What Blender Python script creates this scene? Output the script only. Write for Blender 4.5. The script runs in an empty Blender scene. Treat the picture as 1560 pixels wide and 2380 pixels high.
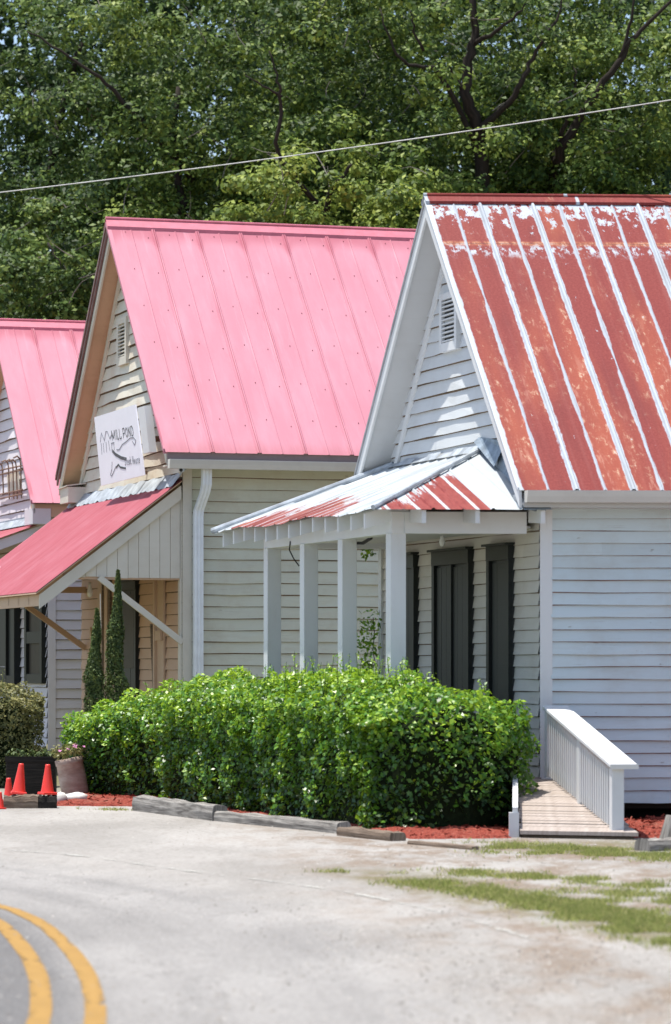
import bpy, math, random
import numpy as np
from mathutils import Vector
R = math.radians
random.seed(7)
S = bpy.context.scene
COL = S.collection

# ------------------------------------------------------------------ camera, sky, sun, exposure
F, CX, HY, HC = 7800.0, 780.0, 1545.0, 1.6          # lens in picture units (1560 wide), axis, horizon row, eye height
cam = bpy.data.cameras.new('camera'); co = bpy.data.objects.new('camera', cam); COL.objects.link(co)
co.location = (0, 0, HC); co.rotation_euler = (R(90), 0, 0)
cam.sensor_fit = 'HORIZONTAL'; cam.sensor_width = 24; cam.lens = F/1560*24
cam.shift_y = (HY-1190)/1560
cam.clip_start = 0.5; cam.clip_end = 3000
cam.dof.use_dof = True; cam.dof.focus_distance = 44; cam.dof.aperture_fstop = 3.0
S.camera = co
SUN_EL, SUN_AZ = 78.0, 180.0-4.0                     # azimuth: angle from +x, counter-clockwise (toward the sun)
sd = Vector((math.cos(R(SUN_EL))*math.cos(R(SUN_AZ)), math.cos(R(SUN_EL))*math.sin(R(SUN_AZ)), math.sin(R(SUN_EL))))
sl = bpy.data.lights.new('sun', 'SUN'); sl.energy = 4.8; sl.angle = R(0.5); sl.color = (1, .955, .88)
so = bpy.data.objects.new('sun', sl); COL.objects.link(so); so.location = (-10, 20, 60)
so.rotation_euler = sd.to_track_quat('Z', 'Y').to_euler()
w = bpy.data.worlds.new('World'); S.world = w; w.use_nodes = True
nt = w.node_tree; nt.nodes.clear()
sky = nt.nodes.new('ShaderNodeTexSky'); sky.sky_type = 'NISHITA'; sky.sun_disc = False
sky.sun_elevation = R(SUN_EL); sky.sun_rotation = math.atan2(sd.x, sd.y); sky.dust_density = 1.6
bg = nt.nodes.new('ShaderNodeBackground'); bg.inputs[1].default_value = 0.15
ow = nt.nodes.new('ShaderNodeOutputWorld'); nt.links.new(sky.outputs[0], bg.inputs[0]); nt.links.new(bg.outputs[0], ow.inputs[0])
S.view_settings.view_transform = 'Standard'; S.view_settings.look = 'None'; S.view_settings.gamma = 1
S.view_settings.exposure = 0.45
S.render.engine = 'CYCLES'
S.cycles.use_denoising = True
S.cycles.max_bounces = 7; S.cycles.diffuse_bounces = 4; S.cycles.transmission_bounces = 4; S.cycles.transparent_max_bounces = 6
S.cycles.sample_clamp_indirect = 6

# ------------------------------------------------------------------ node helpers
class X:
    def __init__(s, t, k): s.t = t; s.k = k
    def _m(s, op, o=None, c=None): return s.t.math(op, s, o, c)
    def __add__(s, o): return s._m('ADD', o)
    __radd__ = __add__
    def __mul__(s, o): return s._m('MULTIPLY', o)
    __rmul__ = __mul__
    def __sub__(s, o): return s._m('SUBTRACT', o)
    def __rsub__(s, o): return s.t.math('SUBTRACT', o, s)
    def __truediv__(s, o): return s._m('DIVIDE', o)
    def mod(s, o): return s._m('FLOORED_MODULO', o)
    def floor(s): return s._m('FLOOR')
    def abs(s): return s._m('ABSOLUTE')
    def lt(s, o): return s._m('LESS_THAN', o)
    def gt(s, o): return s._m('GREATER_THAN', o)
    def max(s, o): return s._m('MAXIMUM', o)
    def min(s, o): return s._m('MINIMUM', o)
    def pow(s, o): return s._m('POWER', o)
    def step(s, lo, hi): return s.t.maprange(s, lo, hi)
class T:
    def __init__(s, m):
        s.m = m; m.use_nodes = True; s.n = m.node_tree; s.n.nodes.clear()
        s.out = s.n.nodes.new('ShaderNodeOutputMaterial')
    def put(s, sock, v):
        if v is None: return
        if isinstance(v, X): s.n.links.new(v.k, sock)
        else:
            if isinstance(v, (tuple, list)) and len(v) == 3 and len(sock.default_value) == 4: v = (*v, 1)
            sock.default_value = v
    def math(s, op, a, b=None, c=None):
        n = s.n.nodes.new('ShaderNodeMath'); n.operation = op
        s.put(n.inputs[0], a); s.put(n.inputs[1], b); s.put(n.inputs[2], c); return X(s, n.outputs[0])
    def maprange(s, v, lo, hi):
        n = s.n.nodes.new('ShaderNodeMapRange'); n.interpolation_type = 'SMOOTHSTEP'
        s.put(n.inputs[0], v); s.put(n.inputs[1], lo); s.put(n.inputs[2], hi); return X(s, n.outputs[0])
    def uv(s):
        n = s.n.nodes.new('ShaderNodeUVMap'); n.uv_map = 'uv'; return X(s, n.outputs[0])
    def pos(s):
        n = s.n.nodes.new('ShaderNodeTexCoord'); return X(s, n.outputs['Object'])
    def sep(s, v):
        n = s.n.nodes.new('ShaderNodeSeparateXYZ'); s.put(n.inputs[0], v); return [X(s, o) for o in n.outputs]
    def vec(s, x, y, z=0.0):
        n = s.n.nodes.new('ShaderNodeCombineXYZ'); s.put(n.inputs[0], x); s.put(n.inputs[1], y); s.put(n.inputs[2], z); return X(s, n.outputs[0])
    def scale(s, v, xyz):
        n = s.n.nodes.new('ShaderNodeVectorMath'); n.operation = 'MULTIPLY'; s.put(n.inputs[0], v); n.inputs[1].default_value = xyz; return X(s, n.outputs[0])
    def noise(s, v, sc, det=3, rough=.55, dist=0):
        n = s.n.nodes.new('ShaderNodeTexNoise'); s.put(n.inputs['Vector'], v); n.inputs['Scale'].default_value = sc
        n.inputs['Detail'].default_value = det; n.inputs['Roughness'].default_value = rough; n.inputs['Distortion'].default_value = dist
        return X(s, n.outputs[0])
    def attr(s, name):
        n = s.n.nodes.new('ShaderNodeAttribute'); n.attribute_name = name; return X(s, n.outputs['Fac'])
    def mix(s, f, a, b):
        n = s.n.nodes.new('ShaderNodeMix'); n.data_type = 'RGBA'
        s.put(n.inputs[0], f); s.put(n.inputs[6], a); s.put(n.inputs[7], b); return X(s, n.outputs[2])
    def bump(s, h, strength=.3, dist=.01):
        n = s.n.nodes.new('ShaderNodeBump'); n.inputs['Strength'].default_value = strength; n.inputs['Distance'].default_value = dist
        s.put(n.inputs['Height'], h); return X(s, n.outputs[0])
    def bsdf(s, col, rough=.6, spec=.4, metal=0, nrm=None, coat=None):
        n = s.n.nodes.new('ShaderNodeBsdfPrincipled')
        s.put(n.inputs['Base Color'], col); s.put(n.inputs['Roughness'], rough); s.put(n.inputs['Specular IOR Level'], spec)
        s.put(n.inputs['Metallic'], metal); s.put(n.inputs['Normal'], nrm)
        return X(s, n.outputs[0])
    def translucent(s, col):
        n = s.n.nodes.new('ShaderNodeBsdfTranslucent'); s.put(n.inputs[0], col); return X(s, n.outputs[0])
    def transparent(s): return X(s, s.n.nodes.new('ShaderNodeBsdfTransparent').outputs[0])
    def mixsh(s, f, a, b):
        n = s.n.nodes.new('ShaderNodeMixShader'); s.put(n.inputs[0], f); s.put(n.inputs[1], a); s.put(n.inputs[2], b); return X(s, n.outputs[0])
    def done(s, x): s.n.links.new(x.k, s.out.inputs[0]); return s.m
def T_(name): return T(bpy.data.materials.new(name))

def m_paint(name, base, dirt, amt=.5, grain=1.0, rough=.6, spots=0.0):
    t = T_(name); p = t.pos(); u = t.uv()
    g = t.noise(t.scale(u, (3.0, 60, 1)), 1.0, 5, .65)
    bl = t.noise(p, 1.6, 5, .65)
    fine = t.noise(t.scale(u, (1.6, 9, 1)), 1.0, 4, .6)
    rn = t.attr('rnd')
    f = (bl.step(.42, .78)*.6 + g.step(.55, .85)*.45*grain + fine.step(.5, .8)*.4)*amt
    c = t.mix(f, base, dirt)
    c = t.mix(rn*.28, c, tuple(x*.72 for x in base))
    if spots:
        ck_ = t.noise(t.scale(u, (1.1, 55, 1)), 1.0, 5, .6).step(.64, .70)
        c = t.mix(ck_*spots*.6, c, (.22, .18, .14))
        sp = t.noise(t.scale(u, (5, 11, 1)), 1.0, 4, .7).step(.66, .73)
        c = t.mix(sp*spots, c, (.16, .12, .08))
    return t.done(t.bsdf(c, rough, .35, nrm=t.bump(g*.6+fine*.4, .35*grain, .006)))
def m_plain(name, col, rough=.5, spec=.5, var=.15, sc=6, metal=0):
    t = T_(name); n = t.noise(t.pos(), sc, 5, .6)
    c = t.mix(n.step(.3, .75), tuple(x*(1-var) for x in col), tuple(min(1, x*(1+var)) for x in col))
    return t.done(t.bsdf(c, rough, spec, metal, nrm=t.bump(n, .15, .004)))
def m_leaf(name, dark, mid, light, trans=.3, rough=.45, spec=.5):
    t = T_(name); r = t.attr('rnd')
    c = t.mix(r.step(0, .55), dark, mid); c = t.mix(r.step(.5, 1), c, light)
    a = t.bsdf(c, rough, spec)
    if trans: a = t.mixsh(trans, a, t.translucent(t.mix(.5, c, (c_ := light))))
    return t.done(a)

M = {}
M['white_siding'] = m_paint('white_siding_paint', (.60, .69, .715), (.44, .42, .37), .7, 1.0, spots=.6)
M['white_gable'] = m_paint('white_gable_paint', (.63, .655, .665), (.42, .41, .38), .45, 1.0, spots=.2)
M['porch_shade_siding'] = m_paint('porch_shade_wall_paint', (.60, .57, .51), (.40, .34, .27), .7, 1.0)  # white siding darkened and warmed for shade and bounce from the porch ceiling
M['white_trim'] = m_paint('white_trim_paint', (.69, .705, .71), (.47, .44, .39), .4, .6)
M['cream_siding'] = m_paint('cream_siding_paint', (.60, .615, .495), (.42, .345, .23), .7, 1.0, spots=.6)
M['cream_gable'] = m_paint('cream_gable_paint', (.70, .665, .56), (.50, .33, .21), .75, 1.0, spots=.5)
M['cream_trim'] = m_paint('cream_trim_paint', (.66, .63, .54), (.44, .37, .27), .55, .8)
M['tan_bounce_siding'] = m_paint('tan_bounce_siding_paint', (.62, .41, .275), (.42, .25, .15), .5, 1.0)  # warm bounced light under the awning put into the wall colour
M['tan_trim'] = m_paint('tan_trim_paint', (.60, .42, .29), (.40, .26, .16), .5, 1.0)
M['lilac_siding'] = m_paint('lilac_siding_paint', (.72, .69, .73), (.52, .44, .42), .4, 1.0)
M['lap_edge_shade'] = m_plain('bare_edge_lap_shade', (.20, .145, .095), .9, .1, .3)  # bare wood on the lips; also paints the shadow line under each lap
M['lap_edge_shade_red'] = m_plain('reddish_edge_lap_shade', (.25, .145, .12), .9, .1, .3)
M['dark_green'] = m_paint('dark_green_paint', (.009, .012, .011), (.02, .02, .018), .6, 1.0, .5)
M['black_green'] = m_plain('black_shutter_paint', (.02, .024, .024), .5, .4)
M['glass'] = m_plain('dark_window_glass', (.040, .032, .027), .45, .12)
M['gutter'] = m_paint('gutter_enamel', (.62, .60, .55), (.34, .30, .26), .55, .3, .4)
M['white_metal'] = m_plain('white_enamel_metal', (.76, .80, .82), .35, .5, .06)
M['old_fascia'] = m_paint('stained_fascia', (.30, .24, .24), (.16, .11, .11), .7, .4)
M['lead'] = m_plain('grey_blue_flashing', (.20, .25, .30), .45, .5, .35, 9)
M['galv'] = m_plain('galvanised_flashing', (.38, .42, .46), .5, .4, .3, 5)
M['dark_metal'] = m_plain('dark_brown_metal', (.20, .12, .11), .5, .5, .2)
M['grey_edge'] = m_plain('grey_drip_edge', (.30, .31, .33), .5, .5, .2)
M['black'] = m_plain('black_paint', (.012, .012, .013), .6, .3)
M['earth'] = m_plain('dark_earth', (.03, .025, .02), .95, .1)
M['iron'] = m_plain('rusty_iron', (.22, .14, .10), .7, .3, .3)
M['cone'] = m_plain('orange_red_cone_plastic', (.80, .045, .03), .4, .5, .06)
M['sign_white'] = m_plain('white_sign_board', (.86, .86, .92), .5, .3, .02, 3)
M['ink'] = m_plain('faded_black_ink', (.11, .115, .12), .8, .2)
M['ink2'] = m_plain('pale_grey_ink', (.24, .25, .28), .8, .2)
M['rock'] = m_plain('pale_rock', (.62, .60, .56), .9, .2, .2, 9)
M['bulb'] = m_plain('white_bulb_glass', (.8, .8, .78), .2, .5, .03)
M['cable'] = m_plain('pale_cable', (.5, .5, .48), .5, .4, .2)
M['soffit'] = m_paint('white_soffit', (.55, .56, .56), (.40, .39, .36), .5, .5)
M['peach_soffit'] = m_paint('peach_soffit', (.62, .42, .27), (.40, .25, .15), .6, .6)
def _wood(name, a, b, sc=(2, 30, 30)):
    t = T_(name); p = t.uv(); g = t.noise(t.scale(p, (2.2, 38, 1)), 1, 6, .7, .3); k = t.noise(t.pos(), 5, 4)
    c = t.mix(g.step(.3, .7), a, b); c = t.mix(k.step(.5, .8)*.5, c, tuple(x*.5 for x in a))
    return t.done(t.bsdf(c, .85, .2, nrm=t.bump(g, .7, .01)))
M['grey_wood'] = _wood('weathered_grey_timber', (.105, .095, .085), (.36, .34, .31))
M['brown_wood'] = _wood('brown_timber', (.10, .07, .05), (.27, .21, .16))
M['tar_wood'] = _wood('tarred_timber', (.010, .009, .008), (.035, .03, .026))
M['bark'] = _wood('dark_bark', (.014, .011, .008), (.042, .034, .027))
M['twig'] = _wood('pale_bark', (.16, .14, .12), (.36, .33, .29))
def _deck():
    t = T_('weathered_deck_boards'); u, v, _ = t.sep(t.uv()); g = t.noise(t.scale(t.uv(), (30, 3, 1)), 1, 5, .65)
    k = t.noise(t.pos(), 3, 4); r = t.attr('rnd')
    c = t.mix(g.step(.3, .75), (.31, .26, .23), (.46, .405, .37)); c = t.mix(k.step(.5, .8)*.5, c, (.27, .23, .20)); c = t.mix(r*.4, c, (.30, .25, .21))
    return t.done(t.bsdf(c, .85, .2, nrm=t.bump(g, .4, .006)))
M['deck'] = _deck()
def _barrel():
    t = T_('faded_terracotta'); n = t.noise(t.scale(t.pos(), (4, 4, 9)), 1, 5, .65)
    c = t.mix(n.step(.35, .7), (.28, .20, .165), (.44, .36, .31)); return t.done(t.bsdf(c, .9, .2, nrm=t.bump(n, .5, .01)))
M['terracotta'] = _barrel()

def _rust(name, pitch, top=True):
    t = T_(name); u, v, _ = t.sep(t.uv())
    rag = t.noise(t.vec(u*22, v*7), 1, 5, .75); rag2 = t.noise(t.vec(u*5, v*1.1+9), 1, 4, .6)
    big = t.noise(t.vec(u*2.1+3, v*.28), 1, 3, .5)
    med = t.noise(t.vec(u*9, v*6+4), 1, 6, .75)
    fine = t.noise(t.vec(u*45, v*45), 1, 3, .7)
    dM = (((u/pitch+.5).mod(1.0))-.5).abs()*pitch
    dm = (((u/pitch).mod(1.0))-.5).abs()*pitch
    silver = (dM - (rag-.5)*.05 - (rag2-.5)*.05).step(.041, .027)
    silver_m = (dm - (rag-.5)*.030 - (rag2-.5)*.075).step(.025, .011)
    silver = silver.max(silver_m)
    if top:
        thr = .462 + (v-.02).step(0, .75)*.16
        silver = silver.max((med*.75+rag*.25 - thr).step(-.005, .03))
        lap = (v-.735+(rag-.5)*.02).abs()
        silver = silver.max(((v-.84).abs()).step(.16, .0)*((med*.7+rag*.3).step(.50, .56)))
    pan = t.noise(t.vec((u/(pitch/2)).floor()*3.37+.5, v*.30), 1, 2, .5)
    big = big*.45+pan*.55
    orange = big.step(.47, .62)*(.45+rag*.6)
    red = t.mix(fine.step(.3, .8), (.195, .027, .025), (.275, .054, .046))
    red = t.mix((rag2).step(.45, .75)*.55, red, (.16, .026, .026))
    stripe = t.noise(t.vec(u*16, v*.25), 1, 2, .5)
    red = t.mix(stripe.step(.5, .75)*.30, red, (.31, .10, .09))
    c = t.mix(orange*.65, red, (.47, .125, .060))
    spot = (med*.6+rag*.4).step(.53, .62)*big.step(.46, .60)
    pale = (t.noise(t.vec(u*11+5, v*2.4), 1, 6, .72)).step(.53, .64)*pan.step(.49, .60)
    c = t.mix(pale*.40, c, (.60, .34, .25))
    c = t.mix(spot*.85, c, (.60, .40, .27))
    if top:
        c = t.mix(lap.step(.05, .004)*(med*.6+rag*.4).step(.40, .58)*.9, c, (.60, .27, .12)); c = t.mix((v-.735).abs().step(.010, .004)*.7, c, (.14, .05, .04))
    sil = t.mix(rag2.step(.35, .75), (.48, .54, .61), (.38, .41, .44))
    c = t.mix(silver, c, sil)
    r = t.math('MULTIPLY_ADD', silver, -.15, .62)
    return t.done(t.bsdf(c, r, .18, nrm=t.bump(fine*.5+med, .25, .004)))
M['rust_roof'] = _rust('rusty_painted_metal', .575)
def _porchrust():
    t = T_('rusty_porch_metal'); u, v, _ = t.sep(t.uv()); r = t.attr('rnd')
    rag = t.noise(t.vec(u*18, v*6), 1, 5, .75); big = t.noise(t.vec(u*1.3+2, v*1.2+1), 1, 4, .6)
    st = t.noise(t.vec(u*9, v*.9), 1, 5, .7)
    dM = ((u/.30).mod(1.0)-.5).abs()*.30
    red = t.mix(rag.step(.3, .7), (.20, .034, .030), (.28, .066, .055)); red = t.mix(big.step(.55, .75)*.7, red, (.40, .13, .06))
    f = (v*.66 + (st-.5)*1.5 + (rag-.5)*.6 + r*2 - .40)
    mask = f.step(.42, .56)
    mask = mask*(dM - (rag-.5)*.03).step(.012, .026)
    sil = t.mix(rag.step(.3, .7), (.42, .475, .53), (.47, .49, .485)); sil = t.mix(big.step(.5, .8)*.5, sil, (.33, .35, .33))
    c = t.mix(mask, sil, red)
    return t.done(t.bsdf(c, .5, .2, nrm=t.bump(rag, .2, .005)))
M['rust_porch'] = _porchrust()
def _pink():
    t = T_('faded_pink_metal'); u, v, _ = t.sep(t.uv()); p = t.pos()
    n = t.noise(t.vec(u*3, v*.6), 1, 5, .6); n2 = t.noise(p, .9, 4, .6); f = t.noise(t.vec(u*30, v*4), 1, 3, .6)
    c = t.mix(n.step(.35, .75), (.525, .215, .268), (.575, .262, .318))
    c = t.mix(n2.step(.45, .75)*.3, c, (.48, .18, .225))
    cup = ((u/.69).mod(1.0)-.5).abs()*2.0
    edge = .24 + cup.pow(6.0)*.32 + (n-.5)*.25
    st = (v-edge).step(.30, -.02)*(v).step(.02, .22)
    c = t.mix(st*.8*(.5+n2), c, (.42, .12, .16))
    c = t.mix(f.step(.5, .8)*.22, c, (.48, .17, .21)); dn = t.noise(t.vec(u*7, v*.5+3), 1, 6, .7); c = t.mix(dn.step(.55, .75)*.4, c, (.66, .36, .42)); c = t.mix((v-5.0+(dn-.5)*.6).step(-.1, .25)*.5, c, (.40, .13, .15))
    return t.done(t.bsdf(c, .55, .2, nrm=t.bump(n2, .06, .01)))
M['pink_roof'] = _pink()
def _awn():
    t = T_('red_corrugated_metal'); u, v, _ = t.sep(t.uv())
    n = t.noise(t.vec(u*6, v*1.0), 1, 5, .65); k = t.noise(t.pos(), 1.5, 4)
    c = t.mix(n.step(.3, .75), (.31, .060, .075), (.38, .105, .13)); c = t.mix(k.step(.45, .8)*.5, c, (.42, .17, .20))
    sc = ((v-.95).abs().step(.03, .0)).max((v-1.75).abs().step(.03, 0))*((u/.15).mod(1.0)-.5).abs().step(.42, .5)
    c = t.mix(sc*.6, c, (.25, .05, .06))
    return t.done(t.bsdf(c, .5, .4))
M['red_awning'] = _awn()
M['pink_dark'] = m_plain('dark_pink_screw', (.22, .06, .08), .6, .3, .2)
M['pink_trim'] = m_plain('red_pink_trim', (.56, .16, .21), .45, .5, .12)

# foliage
M['leaf_a'] = m_leaf('tree_leaf_mid', (.018, .046, .010), (.098, .162, .026), (.28, .35, .068), .22, .55, .22)
M['leaf_b'] = m_leaf('tree_leaf_blue', (.017, .042, .010), (.076, .134, .026), (.21, .28, .060), .22, .55, .22)
M['leaf_c'] = m_leaf('tree_leaf_yellow', (.036, .076, .014), (.15, .218, .034), (.36, .425, .080), .26, .55, .22)
M['leaf_far'] = m_leaf('far_leaf', (.010, .026, .010), (.024, .052, .018), (.06, .105, .032), .18, .6, .15)
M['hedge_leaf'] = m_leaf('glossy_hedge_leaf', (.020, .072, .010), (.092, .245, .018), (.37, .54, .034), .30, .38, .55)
M['shrub_leaf'] = m_leaf('dull_shrub_leaf', (.055, .065, .024), (.14, .15, .052), (.30, .28, .10), .25, .5, .3)
M['cypress_leaf'] = m_leaf('cypress_needle', (.030, .056, .016), (.095, .14, .036), (.20, .235, .06), .15, .6, .3)
M['grass'] = m_leaf('grass_blade', (.14, .185, .040), (.25, .30, .075), (.44, .41, .18), .35, .7, .1)
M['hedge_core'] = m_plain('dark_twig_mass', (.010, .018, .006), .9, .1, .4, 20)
M['flower'] = m_plain('pink_petals', (.65, .25, .5), .7, .2)
def ground_colour(t):
    p = t.pos(); x, y, z = t.sep(p)
    a = t.noise(t.scale(p, (.55, .22, 1)), 1.0, 5, .6); b = t.noise(t.scale(p, (2.0, .8, 1)), 1, 6, .7); g = t.noise(p, 17, 6, .85); s = t.noise(t.scale(p, (1, .5, 1)), 4.5, 6, .78)
    c = t.mix(a.step(.32, .68), (.27, .256, .236), (.385, .367, .342))
    right = (x+(y-20)*.10+(b-.5)*1.2).step(-.3, 1.5)
    c = t.mix(b.step(.40, .62)*.85*right, c, (.205, .150, .105))
    c = t.mix(s.step(.54, .74)*.55, c, (.185, .155, .125)); c = t.mix(s.step(.44, .28)*.45, c, (.43, .415, .385))
    c = t.mix(g.step(.51, .60)*.5, c, (.15, .133, .115)); c = t.mix(g.step(.47, .38)*.45, c, (.44, .42, .39))
    band = (x-(24.7-y)*.273-.70+(b-.5)*.5).abs()          # worn soil where the grass creeps in
    soil = band.step(.75, .15)*s.step(.36, .56)*y.step(27, 25)
    c = t.mix(soil*.75, c, (.165, .150, .075))
    soil2 = (y-29.6+(b-.5)*1.6-(x-2)*.3).abs().step(1.1, .3)*x.step(1.2, 2.0)*s.step(.36, .56)
    c = t.mix(soil2*.7, c, (.17, .15, .08))
    return p, x, y, c, a, s, g
def _ground():
    t = T_('pale_sandy_ground'); p, x, y, c, a, s, g = ground_colour(t)
    far = y.step(40, 46)
    c = t.mix(far, c, t.mix(s, (.10, .12, .04), (.22, .18, .12)))
    return t.done(t.bsdf(c, .95, .1, nrm=t.bump(g, .6, .02)))
M['ground'] = _ground()
def _asphalt():
    t = T_('sun_bleached_asphalt'); p, x, y, gc, a, s, g = ground_colour(t); u, v, _ = t.sep(t.uv())
    st = t.noise(t.vec(u*2.6, v*.10), 1, 5, .6); h = t.noise(p, 34, 5, .85)
    c = t.mix(a.step(.3, .7), (.235, .226, .215), (.335, .322, .305))
    c = t.mix(st.step(.46, .70)*.5, c, (.185, .18, .173)); c = t.mix(st.step(.45, .28)*.4, c, (.38, .37, .35))
    inner = (u + (s-.5)*.25).step(.12, -.28)
    c = t.mix(inner*.75, c, (.105, .105, .107))
    c = t.mix(h.step(.515, .60)*.55, c, (.13, .12, .115)); c = t.mix(h.step(.47, .38)*.5, c, (.42, .405, .38))
    c = t.mix(s.step(.56, .74)*.5, c, (.15, .13, .115))
    ck = (t.noise(t.scale(p, (.9, .5, 1)), 1.3, 6, .6, .4)-.5).abs().step(.006, .001)*a.step(.4, .6)
    c = t.mix(ck*.5, c, (.07, .065, .06))
    edge = (u + (s-.5)*1.3 + (a-.5)*.8).step(1.2, 2.3)
    c = t.mix(edge, c, gc)
    return t.done(t.bsdf(c, .92, .12, nrm=t.bump(h, .6, .012)))
M['asphalt'] = _asphalt()
def _line(name, col, wear):
    t = T_(name); p = t.pos(); u, v, _ = t.sep(t.uv()); n = t.noise(p, 14, 6, .8); k = t.noise(p, 2.0, 4, .6)
    c = t.mix(k.step(.35, .75)*.5, col, tuple(x*.72 for x in col))
    a = t.mixsh(((n*.6+k*.4)-(u*2-1).abs()*.09).step(wear, wear+.08), t.transparent(), t.bsdf(c, .8, .2))
    return t.done(a)
M['yellow'] = _line('worn_yellow_paint', (.345, .205, .06), .335)
M['white_line'] = _line('worn_white_paint', (.48, .47, .43), .46)
def _mulch():
    t = T_('red_bark_mulch'); p = t.pos(); n = t.noise(p, 34, 5, .8); k = t.noise(p, 4, 4); q = t.noise(t.scale(p, (60, 22, 40)), 1, 2)
    c = t.mix(n.step(.3, .7), (.14, .022, .016), (.46, .11, .075)); c = t.mix(q.step(.55, .7)*.5, c, (.56, .24, .18)); c = t.mix(k.step(.55, .8)*.6, c, (.34, .25, .18))
    return t.done(t.bsdf(c, .95, .1, nrm=t.bump(n, 1, .03)))
M['mulch'] = _mulch()

# ------------------------------------------------------------------ mesh helpers
class MB:
    def __init__(s): s.v = []; s.f = []; s.m = []; s.uv = []; s.r = []
    def face(s, pts, m=0, uv=None, r=None):
        b = len(s.v); s.v += [tuple(p) for p in pts]; s.f.append(tuple(range(b, b+len(pts)))); s.m.append(m)
        if uv is None:
            p0 = Vector(pts[0]); e = (Vector(pts[1])-p0); L = e.length or 1; e = e/L
            n = e.cross(Vector(pts[2])-p0); n = n.normalized() if n.length > 1e-9 else Vector((0, 0, 1)); g = n.cross(e)
            uv = [((Vector(p)-p0).dot(e), (Vector(p)-p0).dot(g)) for p in pts]
        s.uv += uv; s.r.append(random.random() if r is None else r)
    def hexa(s, a, b, m=0, r=None):          # two matching quads (bottom a, top b)
        r = random.random() if r is None else r
        a = [Vector(p) for p in a]; b = [Vector(p) for p in b]
        s.face(a[::-1], m, r=r); s.face(b, m, r=r); k = len(a)
        for i in range(k): s.face([a[i], a[(i+1) % k], b[(i+1) % k], b[i]], m, r=r)
    def box(s, c, ax, ay, az, m=0, r=None):   # centre and three half vectors
        c, ax, ay, az = map(Vector, (c, ax, ay, az))
        s.hexa([c-ax-ay-az, c+ax-ay-az, c+ax+ay-az, c-ax+ay-az], [c-ax-ay+az, c+ax-ay+az, c+ax+ay+az, c-ax+ay+az], m, r)
    def beam(s, p, q, wd, ht, m=0, side=None, r=None):   # bar from p to q; long faces get grain along u
        p, q = Vector(p), Vector(q); d = (q-p).normalized()
        sd_ = Vector(side) if side is not None else d.cross(Vector((0, 0, 1)))
        if sd_.length < 1e-6: sd_ = Vector((1, 0, 0))
        sd_ = (sd_-d*sd_.dot(d)).normalized(); up = sd_.cross(d).normalized()
        if up.z < 0: up = -up
        A = [p-sd_*wd/2-up*ht/2, p+sd_*wd/2-up*ht/2, p+sd_*wd/2+up*ht/2, p-sd_*wd/2+up*ht/2]; B = [x+(q-p) for x in A]
        L = (q-p).length; r = random.random() if r is None else r
        s.face(A[::-1], m, r=r); s.face(B, m, r=r); o = random.random()*20
        for i in range(4):
            j = (i+1) % 4; h = (A[j]-A[i]).length
            s.face([A[i], B[i], B[j], A[j]], m, uv=[(o, i), (o+L, i), (o+L, i+h), (o, i+h)], r=r)
    def tube(s, pts, rad, n=7, m=0, cap=True):
        pts = [Vector(p) for p in pts]; k = len(pts)
        if not hasattr(rad, '__len__'): rad = [rad]*k
        rings = []; prev = None
        for i, p in enumerate(pts):
            d = (pts[min(i+1, k-1)]-pts[max(i-1, 0)]).normalized()
            x = prev if prev is not None else (Vector((0, 0, 1)).cross(d) if abs(d.z) < .9 else Vector((1, 0, 0)).cross(d))
            x = (x-d*x.dot(d)).normalized(); prev = x; y = d.cross(x)
            rings.append([p+(x*math.cos(2*math.pi*j/n)+y*math.sin(2*math.pi*j/n))*rad[i] for j in range(n)])
        L = 0; r = random.random()
        for i in range(k-1):
            l2 = L+(pts[i+1]-pts[i]).length
            for j in range(n):
                h = (j+1) % n
                s.face([rings[i][j], rings[i][h], rings[i+1][h], rings[i+1][j]], m, uv=[(L, j*.05), (L, j*.05+.05), (l2, j*.05+.05), (l2, j*.05)], r=r)
            L = l2
        if cap: s.face(rings[0][::-1], m, r=r); s.face(rings[-1], m, r=r)
    def lathe(s, prof, c, n=20, m=0, tilt=None):
        c = Vector(c)
        def P(rr, z, k):
            p = Vector((rr*math.cos(2*math.pi*k/n), rr*math.sin(2*math.pi*k/n), z))
            return c+(tilt @ p if tilt else p)
        for (r0, z0), (r1, z1) in zip(prof, prof[1:]):
            for k in range(n):
                if r0 < 1e-5: s.face([P(0, z0, 0), P(r1, z1, k), P(r1, z1, k+1)][::-1], m, r=.5)
                elif r1 < 1e-5: s.face([P(r0, z0, k), P(r0, z0, k+1), P(0, z1, 0)], m, r=.5)
                else: s.face([P(r0, z0, k), P(r0, z0, k+1), P(r1, z1, k+1), P(r1, z1, k)], m, r=.5)
    def build(s, name, mats, parent=None, smooth=False, weld=False, bevel=0):
        off = Vector(parent['base']) if parent is not None and 'base' in parent else Vector((0, 0, 0))
        me = bpy.data.meshes.new(name)
        me.from_pydata([tuple(Vector(p)-off) for p in s.v], [], s.f)
        l = me.uv_layers.new(name='uv'); l.data.foreach_set('uv', [c for p in s.uv for c in p])
        a = me.attributes.new('rnd', 'FLOAT', 'FACE'); a.data.foreach_set('value', s.r)
        me.polygons.foreach_set('material_index', s.m)
        if smooth: me.polygons.foreach_set('use_smooth', [True]*len(s.f))
        for k in (mats if isinstance(mats, (list, tuple)) else [mats]): me.materials.append(M[k])
        o = bpy.data.objects.new(name, me); COL.objects.link(o)
        if weld or smooth or bevel:
            md = o.modifiers.new('weld', 'WELD'); md.merge_threshold = .0005
        if bevel:
            md = o.modifiers.new('bevel', 'BEVEL'); md.width = bevel; md.segments = 2; md.limit_method = 'ANGLE'
        if parent is not None:
            o.parent = parent
        return o
def tag(o, label=None, cat=None, group=None, kind=None):
    if label: o['label'] = label
    if cat: o['category'] = cat
    if group: o['group'] = group
    if kind: o['kind'] = kind
    return o
BASES = {}
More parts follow.
